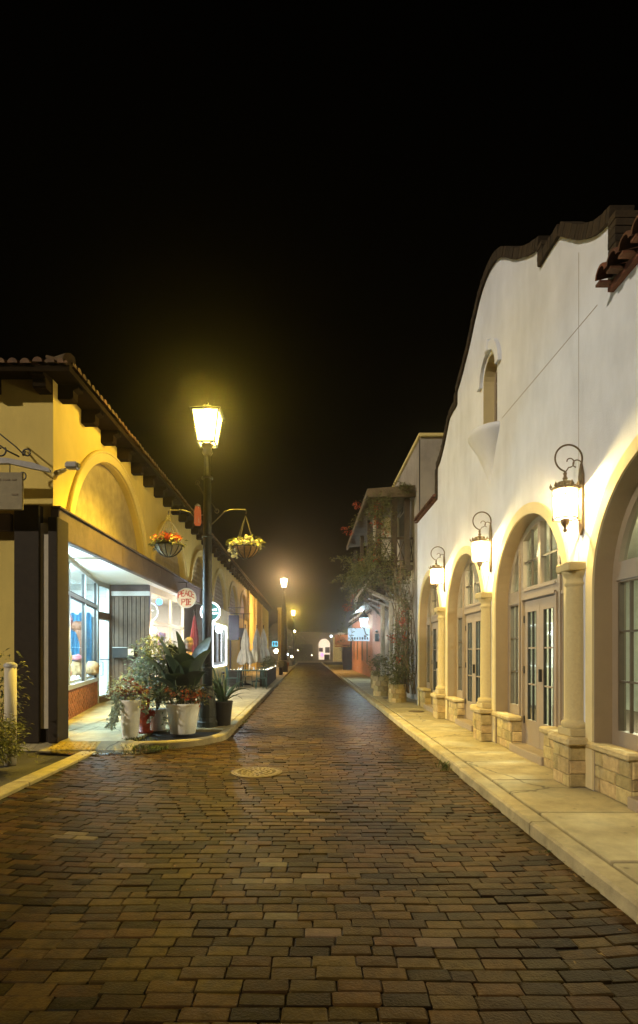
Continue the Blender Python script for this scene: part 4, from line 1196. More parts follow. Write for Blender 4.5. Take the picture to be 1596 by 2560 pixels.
g = MB(); g.cbox(LX + .30, LX + .52, 9.40, 9.55, 4.74, 4.86, .03); g.box(LX + .52, LX + .525, 9.42, 9.53, 4.76, 4.84, 1); g.build('housing', [M['palegrey'], M['blackiron']], s)
g = MB(); g.cbox(DX + .12, DX + .82, 17.40, 17.60, 1.45, 1.78, .02); g.box(DX + .14, DX + .60, 17.38, 17.5, 1.785, 1.80, 1); g.box(DX + .62, DX + .80, 17.395, 17.40, 1.55, 1.75, 2)
tag(g.build('mailbox', [M['blackiron'], M['whitewall'], M['cream']]), 'black wall box with a pale lid on the boarded wall', 'mailbox')
g = MB(); g.ball((PX + .25, 17.85, 3.25), .10, 12); tag(g.build('spotlight', M['bluedot']), 'small vivid blue lamp at the near corner of the pie shop window', 'light')
g = MB(); g.ball((PX + .05, 17.95, 2.35), .09, 12); tag(g.build('spotlight', M['bulb']), 'bare glowing bulb inside the near edge of the pie shop window', 'light')
lamp('pie_bulb_light', (PX + .2, 17.9, 2.35), 14, WARM, .06)

# lettering made of hand-drawn strokes
GL = {'P': ([[(0, 0), (.04, 1), (.5, .97), (.66, .78), (.55, .55), (.05, .48)]], .75),
      'E': ([[(.6, 1), (.02, .98), (.04, .02), (.62, 0)], [(.04, .52), (.5, .54)]], .72),
      'A': ([[(0, 0), (.36, 1), (.72, 0)], [(.15, .38), (.58, .38)]], .82),
      'C': ([[(.64, .82), (.38, 1), (.1, .78), (.03, .45), (.15, .12), (.4, 0), (.66, .16)]], .76),
      'I': ([[(.25, 0), (.25, 1)], [(.02, 1), (.48, 1)], [(.02, 0), (.48, 0)]], .58)}
def text_strokes(mb, txt, x0, z0, h, wdt, y, r, archf=None):
    tot = sum(GL[c][1] for c in txt); sc = wdt / tot; x = x0
    for c in txt:
        for st in GL[c][0]:
            P_ = []
            for u, v in st:
                px, pz = x + u * sc, z0 + v * h
                if archf: pz += archf(px)
                P_.append((px, y, pz))
            mb.tube(P_, r, 5, 0)
        x += GL[c][1] * sc
SX, SY, SZ = -4.0, 18.4, 3.42
s = empty('pie_shop_sign', (SX, SY, SZ), 'round cream hanging sign with red hand painted PEACE PIE lettering', 'sign')
g = MB(); n_ = 36
V = []
for yy_ in (SY - .03, SY + .03):
    for k in range(n_): V.append((SX + .325 * math.cos(2 * PI * k / n_), yy_, SZ + .325 * math.sin(2 * PI * k / n_)))
g.add(V, [tuple(range(n_))[::-1], tuple(range(n_, 2 * n_))] + [(k, (k + 1) % n_, n_ + (k + 1) % n_, n_ + k) for k in range(n_)])
g.build('sign_disc', M['cream'], s)
g = MB(); g.tube([(SX + .315 * math.cos(2 * PI * k / 36), SY - .03, SZ + .315 * math.sin(2 * PI * k / 36)) for k in range(37)], .016, 5); g.build('rim', M['whiteitem'], s)
g = MB(); text_strokes(g, 'PEACE', SX - .265, SZ + .02, .19, .545, SY - .034, .0165, lambda x: .045 - 1.05 * (x - SX) ** 2); text_strokes(g, 'PIE', SX - .15, SZ - .225, .19, .33, SY - .034, .0165)
g.build('lettering', M['redpaint'], s)
g = MB(); g.tube([(SX, SY, SZ + .32), (SX, SY, SZ + .52)], .012, 5); g.tube([(LX + .13, SY, SZ + .52), (SX + .1, SY, SZ + .52)], .014, 6); g.build('hanger', M['blackiron'], s)
# teal round lit sign, illegible two-line lettering
TX, TY, TZ = -3.83, 22.0, 3.22
s = empty('round_lit_sign', (TX, TY, TZ), 'round teal lit sign with a white glowing ring behind the lamp post', 'sign')
g = MB(); V = []
for yy_ in (TY - .06, TY + .06):
    for k in range(n_): V.append((TX + .39 * math.cos(2 * PI * k / n_), yy_, TZ + .39 * math.sin(2 * PI * k / n_)))
g.add(V, [tuple(range(n_))[::-1], tuple(range(n_, 2 * n_))] + [(k, (k + 1) % n_, n_ + (k + 1) % n_, n_ + k) for k in range(n_)])
g.build('sign_face', M['tealface'], s)
g = MB(); g.tube([(TX + .37 * math.cos(2 * PI * k / 36), TY - .07, TZ + .37 * math.sin(2 * PI * k / 36)) for k in range(37)], .026, 6); g.build('glowing_ring', M['neon'], s)
g = MB()
for zz, xa, xb in ((.07, -.2, .24), (-.07, -.12, .26)):
    x = xa; P_ = []
    for k in range(24): P_.append((TX + xa + (xb - xa) * k / 23, TY - .07, TZ + zz + .10 * (xa + (xb - xa) * k / 23) + .035 * math.sin(k * 2.1)))
    g.tube(P_, .014, 5)
g.build('lettering', M['neon'], s)
g = MB(); g.tube([(LX, TY, TZ + .3), (TX - .3, TY, TZ + .25)], .02, 6); g.build('bracket', M['blackiron'], s)
g = MB(); g.ball((-3.45, 21.6, 2.52), .13, 14); tag(g.build('spotlight', M['tube']), 'dazzling white spotlight under the round teal sign', 'light')
lamp('white_spot_light', (-3.30, 21.35, 2.52), 160, (.85, .93, 1.0), .08)
g = MB(); g.ball((-4.15, 20.5, 2.62), .06, 10); tag(g.build('spotlight', M['tube']), 'small white lamp between the burgundy parasol and the lamp post', 'light')

def folded_umbrella(name, loc, H, rad, m_, label, cat, group=None, tilt=0):
    s = empty(name, loc, label, cat, group); L = Vector(loc)
    g = MB(); g.tube([L + Vector((0, 0, .03)), L + Vector((tilt * H, 0, H))], .022, 8); g.ball(L + Vector((tilt * H, 0, H + .03)), .035, 8); g.build('pole', M['darkwood'], s)
    g = MB(); rows = 16; n_ = 32; V = []
    for i in range(rows + 1):
        t = i / rows; z = H * (.36 + .60 * t)
        r0 = rad * ((1 - t) ** .7 * .85 + .05) * (1 - .28 * math.exp(-((t - .42) / .07) ** 2)) * (.92 if t < .06 else 1)
        for k in range(n_):
            a = 2 * PI * k / n_; rr = r0 * (1 + .30 * math.sin(a * 8 + t * 1.5) * (1 - t * .7)) + .012 * noise.noise(Vector((k * .6, t * 6, H)))
            V.append((L.x + tilt * z + rr * math.cos(a), L.y + rr * math.sin(a), L.z + z + (.06 * math.sin(a * 4) if i == 0 else 0)))
    g.add(V, [(i * n_ + k, i * n_ + (k + 1) % n_, (i + 1) * n_ + (k + 1) % n_, (i + 1) * n_ + k) for i in range(rows) for k in range(n_)], 0, True)
    g.build('folded_canopy', m_, s)
    g = MB(); g.lathe([(.26, 0), (.26, .05), (.05, .09), (.04, .2)], loc, 18); g.build('base', M['blackiron'], s)
    return s
folded_umbrella('folded_umbrella', (-3.98, 19.6, SW), 2.95, .24, M['burgundy'], 'folded burgundy parasol beside the pie shop', 'parasol')
um = ['folded off-white parasol nearest the dining table, leftmost of three', 'folded off-white parasol in the middle of the three', 'folded off-white parasol farthest away, beside the hedge planter']
for k, (x, y, h) in enumerate(((-2.92, 26.0, 2.75), (-2.62, 28.6, 2.85), (-2.48, 31.0, 2.95))):
    folded_umbrella('folded_umbrella', (x, y, SW), h, .36, M['canvas'], um[k], 'parasol', 'folded off-white parasols')
# =================================================================== STREET LAMPS
def make_lamp(loc, scale, label, glow, color, power, down, arms=True, fat=1.0):
    s = empty('street_lamp', loc, label, 'street lamp', 'street lamps along the left kerb')
    L = Vector(loc); Z = lambda x, y, z: (L.x + x, L.y + y, L.z + z * scale)
    g = MB()
    g.lathe([(r_ * (1 + (fat - 1) * .5), z_) for r_, z_ in [(.0, 0), (.21, 0), (.21, .10), (.195, .12), (.185, .20), (.19, .22), (.175, .45), (.16, .60), (.165, .63), (.15, .66), (.125, .74), (.12, .80), (.105, .84)]], Z(0, 0, 0), 16, sm=False)
    g.build('base', M['post'], s)
    g = MB(); g.tube([Z(0, 0, .80), Z(0, 0, 2.4), Z(0, 0, 4.2), Z(0, 0, 5.62)], [.105 * fat, .10 * fat, .088 * fat, .066], 14)
    for z in (1.2, 3.9, 5.1): g.lathe([(.10, -.03), (.118, -.02), (.118, .02), (.10, .03)], Z(0, 0, z), 14)
    g.lathe([(.066, 5.55), (.11, 5.62), (.085, 5.70), (.13, 5.78)], (L.x, L.y, L.z + 0) if scale == 1 else (L.x, L.y, L.z + 5.6 * (scale - 1)), 14)
    g.build('post', M['post'], s)
    zb = 5.80 * scale; b0, b1, hh = .165, .262, .62
    def ring(r_, z): return [(L.x - r_, L.y - r_, L.z + z), (L.x + r_, L.y - r_, L.z + z), (L.x + r_, L.y + r_, L.z + z), (L.x - r_, L.y + r_, L.z + z)]
    g = MB(); A = ring(b0, zb); B = ring(b1, zb + hh)
    g.add(A + B, [(0, 1, 5, 4), (1, 2, 6, 5), (2, 3, 7, 6), (3, 0, 4, 7)]); g.build('lantern_glass', glow, s)
    g = MB()
    A = ring(b0 + .006, zb); B = ring(b1 + .006, zb + hh)
    for k in range(4):
        g.bar(A[k], B[k], .022, .022); g.bar(A[k], A[(k + 1) % 4], .025, .03); g.bar(B[k], B[(k + 1) % 4], .03, .03)
    g.add(ring(b1 + .05, zb + hh + .015) + ring(.14, zb + hh + .10), [(0, 1, 5, 4), (1, 2, 6, 5), (2, 3, 7, 6), (3, 0, 4, 7), (4, 5, 6, 7), (3, 2, 1, 0)])
    g.lathe([(.12, .10), (.10, .15), (.03, .17), (.02, .20), (.028, .22), (0, .25)], (L.x, L.y, L.z + zb + hh), 10)
    for k in range(2):
        a, b = (A[0], A[2]) if k else (A[1], A[3]); g.bar(a, b, .02, .02)
    g.build('lantern_frame', M['post'], s)
    g = MB(); g.ball((L.x, L.y, L.z + zb + .24), (.05, .05, .09), 10); g.build('bulb', M['bulb'], s)
    lamp('lamp_light', (0, 0, zb + .575), power, color, .04, s)
    downlight('lamp_light', (0, 0, zb + .56), down, color, 64, 1.0, .05, s)
    if arms:
        g = MB()
        za = 4.42
        for sg, yo in ((-1, 0), (1, -.05)):
            pts = [Z(sg * .07, yo, za - .30), Z(sg * .22, yo, za - .16), Z(sg * .36, yo, za - .02), Z(sg * .50, yo, za + .02), Z(sg * .78, yo, za + .02), Z(sg * .80, yo, za + .0), Z(sg * .80, yo, za - .06)]
            g.tube(pts, .012, 6)
        # eye bolts
        for sg, z0, z1 in ((-1, 4.75, 5.0), (1, 4.62, 4.42)):
            e = Vector(Z(sg * .20, -.02, z1)); g.tube([Z(sg * .07, 0, z0), e], .011, 6)
            g.tube([e + Vector((.042 * math.cos(2 * PI * k / 12), 0, .042 * math.sin(2 * PI * k / 12))) for k in range(13)], .010, 6)
        g.build('bracket_arm', M['armiron'], s)
    return s
LPX, LPY = -2.07, 11.5
make_lamp((LPX, LPY, SW), 1.0, 'nearest street lamp, glowing yellow lantern over two hanging flower baskets', M['lampglow'], SODIUM, 270, 5200)
make_lamp((-1.86, 43.0, SW), 1.12, 'second street lamp with a warm white lantern, beyond the dining tables', M['lampglow_warm'], (1, .62, .26), 1100, 4500, False, 2.3)
make_lamp((-1.75, 66.0, SW), 1.0, 'farthest small yellow street lamp near the end of the street', M['lampglow'], SODIUM, 600, 2200, False)
# amber lantern hung on the post
s = empty('amber_lantern', (LPX - .20, LPY - .05, 4.2), 'small amber glass lantern hung on the left of the lamp post', 'lantern')
g = MB(); o = Vector((LPX - .19, LPY - .05, 4.24))
g.lathe([(.055, 0), (.075, .05), (.07, .30), (.05, .38)], o, 12); g.build('amber_glass', M['amber'], s)
g = MB(); g.lathe([(.05, .38), (.06, .40), (.02, .44), (0, .45)], o, 12); g.tube([o + Vector((.02, 0, .2)), o + Vector((.12, .02, .22))], .01, 5)
for k in range(6): g.tube([o + Vector((.076 * math.cos(k * PI / 3), .076 * math.sin(k * PI / 3), .04)), o + Vector((.055 * math.cos(k * PI / 3), .055 * math.sin(k * PI / 3), .38))], .005, 4)
g.build('cap', M['palegrey'], s)
# hanging baskets
def basket(c, r, liner, flowers, label, fl_m):
    s = empty('hanging_basket', c, label, 'flower basket', 'hanging flower baskets on the lamp post'); C_ = Vector(c)
    g = MB(); g.lathe([(.0, -r * .82), (r * .3, -r * .78), (r * .6, -r * .62), (r * .85, -r * .35), (r * .98, -r * .1), (r, 0), (r * .9, .0), (0, -.03)], c, 22)
    b_ = g.build('bowl', liner, s)
    g = MB()
    for k in range(12):
        t = 2 * PI * k / 12
        g.tube([(C_.x + q * r * 1.02 * math.cos(t), C_.y + q * r * 1.02 * math.sin(t), C_.z + z * r) for q, z in ((.12, -.84), (.32, -.79), (.62, -.63), (.87, -.35), (1.0, -.1), (1.01, .02))], .010, 5)
    g.tube([(C_.x + r * 1.02 * math.cos(2 * PI * k / 20), C_.y + r * 1.02 * math.sin(2 * PI * k / 20), C_.z + .01) for k in range(21)], .012, 5)
    g.build('wire_frame', M['blackiron'], s)
    top = C_ + Vector((0, 0, .66))
    g = MB()
    for k in range(4):
        t = PI / 4 + PI / 2 * k
        a = C_ + Vector((r * .95 * math.cos(t), r * .95 * math.sin(t), .02))
        for j in range(16):
            p = a.lerp(top, (j + .5) / 16); g.ball(p, (.008, .008, .022), 5)
    g.build('chain', M['armiron'], s)
    g = MB(); foliage(g, C_ + Vector((0, 0, .06)), (r * 1.05, r * 1.05, .13), 420, .09, .05, 16, 0)
    g.build('foliage', M['leaf'], s)
    g = MB()
    if flowers == 'red':
        foliage(g, C_ + Vector((0, 0, .13)), (r * 1.0, r * 1.0, .10), 260, .065, .06, 22, 0, .16)
    else:
        for k in range(105):
            t = R.uniform(0, 2 * PI); q = math.sqrt(R.random())
            z = .20 * (1 - q * q) + R.uniform(-.02, .05)
            p = C_ + Vector((q * r * 1.12 * math.cos(t), q * r * 1.12 * math.sin(t), z))
            if p.x < C_.x and R.random() < .45: p = C_ + Vector((-r * R.uniform(.55, 1.15), R.uniform(-.9, .3) * r, R.uniform(-.30, .1)))
            g.ball(p, R.uniform(.022, .036), 6, 0, .5, k)
    g.build('flowers', fl_m, s)
basket((LPX - .80, LPY, 3.83), .27, M['palewire'], 'red', 'hanging basket of red flowers, left side of the nearest lamp post', [M['redflower']])
basket((LPX + .79, LPY - .05, 3.78), .27, M['coir'], 'white', 'hanging basket of cream flowers, right side of the nearest lamp post', [M['whiteflower']])
g = MB()
# =================================================================== PLANTERS AT THE CORNER
def pot(s, c, r0, r1, h, m_, n=26, rim=.018, sq=False):
    g = MB()
    g.lathe([(0, 0), (r0 * .97, 0), (r0, .015), (r0 + (r1 - r0) * .5, h * .5), (r1, h - .03), (r1 + rim * .5, h), (r1 - rim, h + .004), (r1 - rim * 1.5, h - .05), (0, h - .06)], c, 4 if sq else n, sm=not sq, a0=PI / 4 if sq else 0, a1=2 * PI + (PI / 4 if sq else 0))
    o = g.build('pot', m_, s, bevel=.01 if sq else 0)
    return o
# tall slim planter
c = (-3.17, 9.98, SW); s = empty('potted_plant', c, 'tall slim white planter with trailing ivy and red leaves, left of the hydrant', 'planter', 'planters on the corner')
pot(s, c, .135, .19, .68, M['potwhite'])
g = MB(); C_ = Vector(c) + Vector((0, 0, .76))
foliage(g, C_, (.30, .26, .20), 420, .085, .05, 14, 0)
for k in range(9):
    t = R.uniform(2.2, 5.2) if k < 7 else R.uniform(0, 6.3); p = C_ + Vector((.19 * math.cos(t), .19 * math.sin(t), -.06)); d = Vector((math.cos(t) * .4, math.sin(t) * .35, -.9)); ln = R.uniform(.2, .62)
    for j in range(int(ln * 40)):
        q = p + d * (ln * j / (ln * 40)) + Vector((R.gauss(0, .035), R.gauss(0, .02), R.gauss(0, .02)))
        g.leaf(q, Vector((R.uniform(-1, 1), R.uniform(-1, .2), R.uniform(-.8, .2))), Vector((0, -1, .4)), .07, .055, 0, droop=.2)
g.build('ivy', M['silver'], s)
g = MB(); foliage(g, C_ + Vector((0, 0, .13)), (.25, .22, .13), 200, .075, .06, 12, 0, .25); g.build('red_leaves', M['redleaf'], s)
# small round planter with the big variegated shrub
c = (-2.95, 10.95, SW); s = empty('potted_plant', c, 'small white pot carrying a large pale variegated shrub behind the hydrant', 'planter', 'planters on the corner')
pot(s, c, .15, .20, .42, M['potwhite'])
g = MB(); C_ = Vector(c)
foliage(g, C_ + Vector((-.05, 0, 1.15)), (.56, .48, .56), 2300, .095, .055, 30, 0, .24)
foliage(g, C_ + Vector((-.52, -.25, .85)), (.26, .25, .28), 320, .08, .045, 10, 0, .3)
foliage(g, C_ + Vector((.28, -.1, .70)), (.24, .25, .34), 320, .08, .045, 10, 0, .3)
g.build('foliage', M['silver'], s)
g = MB()
for k in range(16):
    t = R.uniform(0, 6.28); q = R.uniform(.1, .5)
    g.tube([C_ + Vector((0, 0, .38)), C_ + Vector((q * .4 * math.cos(t), q * .4 * math.sin(t), .8)), C_ + Vector((q * math.cos(t), q * math.sin(t), R.uniform(1.0, 1.6)))], [.012, .009, .004], 5)
g.build('stems', M['stem'], s)
g = MB(); foliage(g, C_ + Vector((.42, -.35, .18)), (.16, .12, .2), 130, .06, .05, 8, 0); g.build('trailing_leaves', M['silver'], s)
# wide planter with giant leaves
c = (-2.36, 10.55, SW); s = empty('potted_plant', c, 'wide white planter with giant paddle leaves and orange flowers', 'planter', 'planters on the corner')
pot(s, c, .235, .315, .57, M['potwhite'])
g = MB(); C_ = Vector(c) + Vector((0, 0, .55))
def paddle(tx, ty, tz, share, wd, bend):
    b = C_ + Vector((R.uniform(-.06, .06), R.uniform(-.06, .06), 0)); t = Vector((tx, ty, tz)); d = (t - b)
    L_ = d.length; d.normalize(); d2 = (d + Vector((0, 0, .28 * bend))).normalized()
    e = b + d2 * L_ * (1 - share)
    g.tube([b, b.lerp(e, .5) + Vector((0, 0, .02)), e], [.022, .018, .012], 6)
    g.blade(e, d2, L_ * share * 1.08, wd * 1.25, bend, 8, 0, .14, 'paddle')
for q in ((-2.50, 10.6, 1.98, .58, 0.42, .25), (-2.76, 10.4, 1.84, .58, 0.42, .35), (-3.10, 10.4, 1.60, .62, 0.36, .7), (-1.82, 10.4, 1.66, .60, 0.42, .8), (-1.92, 10.9, 1.88, .60, 0.39, .5), (-2.62, 10.3, 1.55, .6, 0.45, .5),
          (-2.28, 10.3, 1.58, .62, 0.42, .5), (-2.10, 10.2, 1.48, .6, 0.39, .7), (-2.85, 10.25, 1.15, .62, 0.34, 1.1), (-1.95, 10.2, 1.30, .6, 0.34, 1.1), (-2.45, 10.0, 1.25, .6, 0.36, .9), (-2.66, 10.9, 1.75, .6, .3, .4)):
    paddle(*q)
g.build('paddle_leaves', M['darkleaf'], s)
g = MB(); foliage(g, C_ + Vector((0, -.05, .16)), (.40, .34, .20), 480, .09, .05, 16, 0); g.build('foliage', M['leaf'], s)
g = MB(); foliage(g, C_ + Vector((-.02, -.14, .22)), (.36, .26, .12), 150, .07, .06, 20, 0, .12); foliage(g, C_ + Vector((.3, -.1, .12)), (.2, .2, .12), 60, .07, .06, 8, 0, .2); g.build('flowers', M['orangeflower'], s)
g = MB()
for k in range(14):
    t = R.uniform(0, 6.28); e = C_ + Vector((.38 * math.cos(t), .3 * math.sin(t) - .05, R.uniform(.3, .7))); g.tube([C_ + Vector((.2 * math.cos(t), .2 * math.sin(t), 0)), e], .006, 4); 
    for j in range(3): g.blade(e, Vector((R.uniform(-1, 1), R.uniform(-1, 1), .5)), .25, .02, 1.4, 4)
g.build('grass_stems', M['strap'], s)
# dark planter with strap leaves
c = (-1.80, 11.75, SW); s = empty('potted_plant', c, 'dark planter of arching strap leaves, right of the lamp post', 'planter', 'planters on the corner')
pot(s, c, .17, .215, .50, M['potdark'])
g = MB(); C_ = Vector(c) + Vector((0, 0, .48))
for k in range(34):
    t = R.uniform(0, 6.28); el = R.uniform(.5, 1.45)
    g.blade(C_ + Vector((R.uniform(-.08, .08), R.uniform(-.08, .08), 0)), (math.cos(t) * math.cos(el), math.sin(t) * math.cos(el), math.sin(el)), R.uniform(.55, 1.0), R.uniform(.05, .09), R.uniform(.7, 1.7), 7, 0, .2)
g.build('strap_leaves', M['strap'], s)
# hydrant
c = Vector((-3.10, 10.62, SW)); s = empty('fire_hydrant', c, 'dull red fire hydrant standing between the white planters', 'fire hydrant')
g = MB(); g.lathe([(0, 0), (.15, 0), (.15, .03), (.10, .04), (.095, .40), (.115, .41), (.115, .45), (.095, .46), (.09, .54), (.10, .55), (.10, .58), (.085, .63), (.055, .67), (.02, .69), (.02, .73), (0, .73)], c, 18); g.build('barrel', M['hydrant'], s)
for a in (0, PI, -PI / 2):
    g = MB(); d = Vector((math.cos(a), math.sin(a), 0)); p = c + Vector((0, 0, .36)); g.tube([p + d * .07, p + d * .14, p + d * .14, p + d * .18], [.05, .05, .06, .06], 10); g.ball(p + d * .19, .02, 6); g.build('outlet_cap', M['hydrant'], s)
# grass tuft at the corner (ground cover) and kerbside weeds
g = MB()
def tuft(x, y, z, n, h, sp):
    for _ in range(n):
        t = R.uniform(0, 6.28); g.blade((x + R.gauss(0, sp), y + R.gauss(0, sp * .5), z), (math.cos(t) * .6, math.sin(t) * .6, 1), h * R.uniform(.5, 1.2), .012, 1.6, 4)
tuft(-2.85, 9.52, .02, 220, .13, .20); tuft(-2.55, 9.40, .015, 100, .10, .15); tuft(-2.95, 9.8, .1, 80, .1, .15)
for (x, y, n, h) in ((1.93, 7.95, 46, .17), (1.9, 7.75, 20, .10), (1.95, 9.3, 14, .09), (1.93, 6.0, 14, .05), (1.95, 11.8, 16, .08), (-1.47, 13.0, 12, .08), (1.93, 4.6, 10, .04)): tuft(x, y, .005, n, h, .05)
tag(g.build('grass', M['grass']), 'grass and weeds growing along the kerbs', 'grass', None, 'stuff')
g = MB()
for _ in range(520):
    u = R.random()
    if u < .45: x = 2.0 - abs(R.gauss(0, .16)) - .01; y = R.uniform(2.4, 16)
    elif u < .7: x = R.uniform(-3.6, -2.6) ; y = R.uniform(8.6, 9.6)
    else: x = R.uniform(-3.2, 2.0); y = R.uniform(2.3, 14)
    s_ = R.uniform(.008, .028)
    g.leaf(Vector((x, y, .03 + R.uniform(0, .01))), Vector((R.uniform(-1, 1), R.uniform(-1, 1), .1)), Vector((R.uniform(-.3, .3), R.uniform(-.3, .3), 1)), s_ * 1.6, s_)
tag(g.build('leaf_litter', M['dryleaf']), 'scattered dry leaves and grit along the kerbs', 'leaf litter', None, 'stuff')

# left edge: bollard, ferny bushes in a white planter
s = empty('bollard', (-4.36, 8.2, 0), 'tall pale pipe bollard with a flat cap at the left edge', 'bollard')
g = MB(); g.tube([(-4.36, 8.2, 0), (-4.36, 8.2, 1.44)], .082, 20); g.build('pipe', M['palepaint'], s)
g = MB(); g.lathe([(.09, 1.43), (.092, 1.47), (.05, 1.50), (0, 1.505)], (-4.36, 8.2, 0), 20); g.build('cap', M['palegrey'], s)
c = (-4.42, 7.45, 0); s = empty('potted_plant', c, 'low white planter of feathery green bush cut off by the left edge', 'planter')
pot(s, c, .22, .30, .36, M['potwhite'])
g = MB(); C_ = Vector(c)
foliage(g, C_ + Vector((.05, .1, .50)), (.46, .55, .28), 2300, .08, .034, 26, 0, .24)
for k in range(40):
    t = R.uniform(0, 6.28); el = R.uniform(.2, 1.2)
    p0 = C_ + Vector((R.uniform(-.2, .2), R.uniform(-.2, .2), .36)); d = Vector((math.cos(t) * math.cos(el), math.sin(t) * math.cos(el), math.sin(el)))
    for j in range(16):
        q = p0 + d * (.75 * j / 16) - Vector((0, 0, .5 * (j / 16) ** 2))
        for _ in range(2): g.leaf(q, Vector((R.uniform(-1, 1), R.uniform(-1, 1), R.uniform(-.3, .5))), Vector((0, 0, 1)), .07, .016)
g.build('foliage', M['leaf'], s)
c = (-4.80, 8.55, 0); s = empty('bush', c, 'dark green shrub behind the pale bollard at the left edge', 'bush')
g = MB(); foliage(g, Vector(c) + Vector((.0, 0, .85)), (.42, .35, .8), 1100, .08, .035, 26, 0, .25); g.build('foliage', M['leaf'], s)
g = MB()
for k in range(8): g.tube([Vector(c), Vector(c) + Vector((R.uniform(-.3, .3), R.uniform(-.3, .3), R.uniform(.8, 1.6)))], [.015, .005], 5)
g.build('stems', M['stem'], s)

# =================================================================== PERSON behind the planter
P0 = Vector((-2.72, 12.6, SW))
s = empty('person', P0, 'person with pale hair in dark clothes standing behind the giant leaved planter', 'person')
J = [(0, 0, .95), (0, 0, 1.12), (0, .01, 1.32), (.0, .0, 1.47), (.015, -.01, 1.545), (.03, -.015, 1.60),            # 0 pelvis .. 5 neck top
     (.045, -.02, 1.68), (.045, -.015, 1.775),                                                                     # 6,7 head
     (-.17, .02, 1.42), (-.23, -.02, 1.16), (-.14, -.20, 1.00), (-.08, -.27, .985),                                # left arm 8..11
     (.17, .02, 1.42), (.24, -.02, 1.15), (.20, -.22, 1.05), (.17, -.30, 1.06),                                    # right arm 12..15
     (-.09, .0, .90), (-.10, -.03, .50), (-.10, .02, .09), (-.11, -.12, .04),                                      # left leg 16..19
     (.09, .0, .90), (.10, -.04, .50), (.10, .03, .09), (.12, -.11, .04)]
RAD = [.155, .14, .165, .13, .062, .055, .085, .088, .066, .052, .036, .032, .066, .052, .036, .032, .10, .068, .045, .035, .10, .068, .045, .035]
E = [(0, 1), (1, 2), (2, 3), (3, 4), (4, 5), (5, 6), (6, 7), (3, 8), (8, 9), (9, 10), (10, 11), (3, 12), (12, 13), (13, 14), (14, 15), (0, 16), (16, 17), (17, 18), (18, 19), (0, 20), (20, 21), (21, 22), (22, 23)]
def skinned(name, J, RAD, E, m_, parent, lv=2):
    me = bpy.data.meshes.new(name); me.from_pydata(J, E, []); me.materials.append(m_)
    o = bpy.data.objects.new(name, me); COL.objects.link(o); o.parent = parent; ORG[o.name] = ORG[parent.name]
    md = o.modifiers.new('skin', 'SKIN'); md.use_smooth_shade = True
    if not me.skin_vertices: 
        return o
    sv = me.skin_vertices[0].data
    for i, r_ in enumerate(RAD): sv[i].radius = (r_, r_ * (.72 if i in (0, 1, 2, 3) else 1))
    sv[0].use_root = True
    sb = o.modifiers.new('sub', 'SUBSURF'); sb.levels = lv; sb.render_levels = lv
    return o
body = skinned('body', J, RAD, E, M['skin'], s)
def fingers(base, d, side, nm):
    base = Vector(base); d = Vector(d).normalized(); side = Vector(side).normalized(); up = d.cross(side)
    g = MB()
    for k, (o_, l_) in enumerate(((-.030, .070), (-.010, .080), (.010, .075), (.030, .058))):
        p = base + side * o_ + d * .03
        g.tube([p - d * .02, p + d * l_ * .45, p + d * l_ * .8 - up * .015, p + d * l_ - up * .035], [.011, .010, .009, .006], 6)
    p = base - side * .035
    g.tube([p - d * .01, p - side * .025 + d * .025, p - side * .03 + d * .055 - up * .01], [.012, .010, .007], 6)
    g.ball(base + d * .01, (.04, .035, .02), 8)
    return g
fingers(P0 + Vector((-.08, -.27, .985)), (.3, -.8, -.15), (1, .3, 0), 'hand').build('hand', M['skin'], s)
fingers(P0 + Vector((.17, -.30, 1.06)), (-.2, -.9, .1), (-1, .2, 0), 'hand').build('hand', M['skin'], s)
skinned('jacket', J[:4] + [J[8], J[9], (-.17, -.13, 1.06), J[12], J[13], (.215, -.15, 1.08)], [.19, .18, .205, .165, .115, .085, .06, .115, .085, .06],
        [(0, 1), (1, 2), (2, 3), (3, 4), (4, 5), (5, 6), (3, 7), (7, 8), (8, 9)], M['cloth'], s)
skinned('trousers', [J[0], J[16], J[17], (-.10, .01, .13), J[20], J[21], (.10, .02, .13)], [.165, .112, .082, .066, .112, .082, .066], [(0, 1), (1, 2), (2, 3), (0, 4), (4, 5), (5, 6)], M['cloth'], s)
g = MB(); hc = P0 + Vector((.045, -.02, 1.74))
g.ball(hc + Vector((-.012, .028, .030)), (.098, .105, .098), 14, 0, .12, 2); g.ball(hc + Vector((-.02, .125, .04)), (.052, .05, .052), 10, 0, .2, 4); g.build('hair', M['hair'], s)
g = MB(); f = hc + Vector((.02, -.085, -.03)); g.ball(f + Vector((0, -.012, 0)), (.014, .02, .022), 8); g.ball(f + Vector((-.09, .07, .0)), (.012, .02, .03), 8); g.ball(f + Vector((.075, .07, .0)), (.012, .02, .03), 8); g.build('face', M['skin'], s)
g = MB()
for sx in (-.03, .034): g.ball(f + Vector((sx, .004, .030)), (.011, .008, .008), 8)
g.ball(f + Vector((.0, -.002, -.045)), (.022, .008, .006), 8, 1)
g.build('features', [M['blackiron'], M['redpaint']], s)
for sx in (-.11, .12):
    g = MB(); g.ball(P0 + Vector((sx, -.06, .045)), (.05, .125, .045), 10); g.build('shoe', M['blackiron'], s)

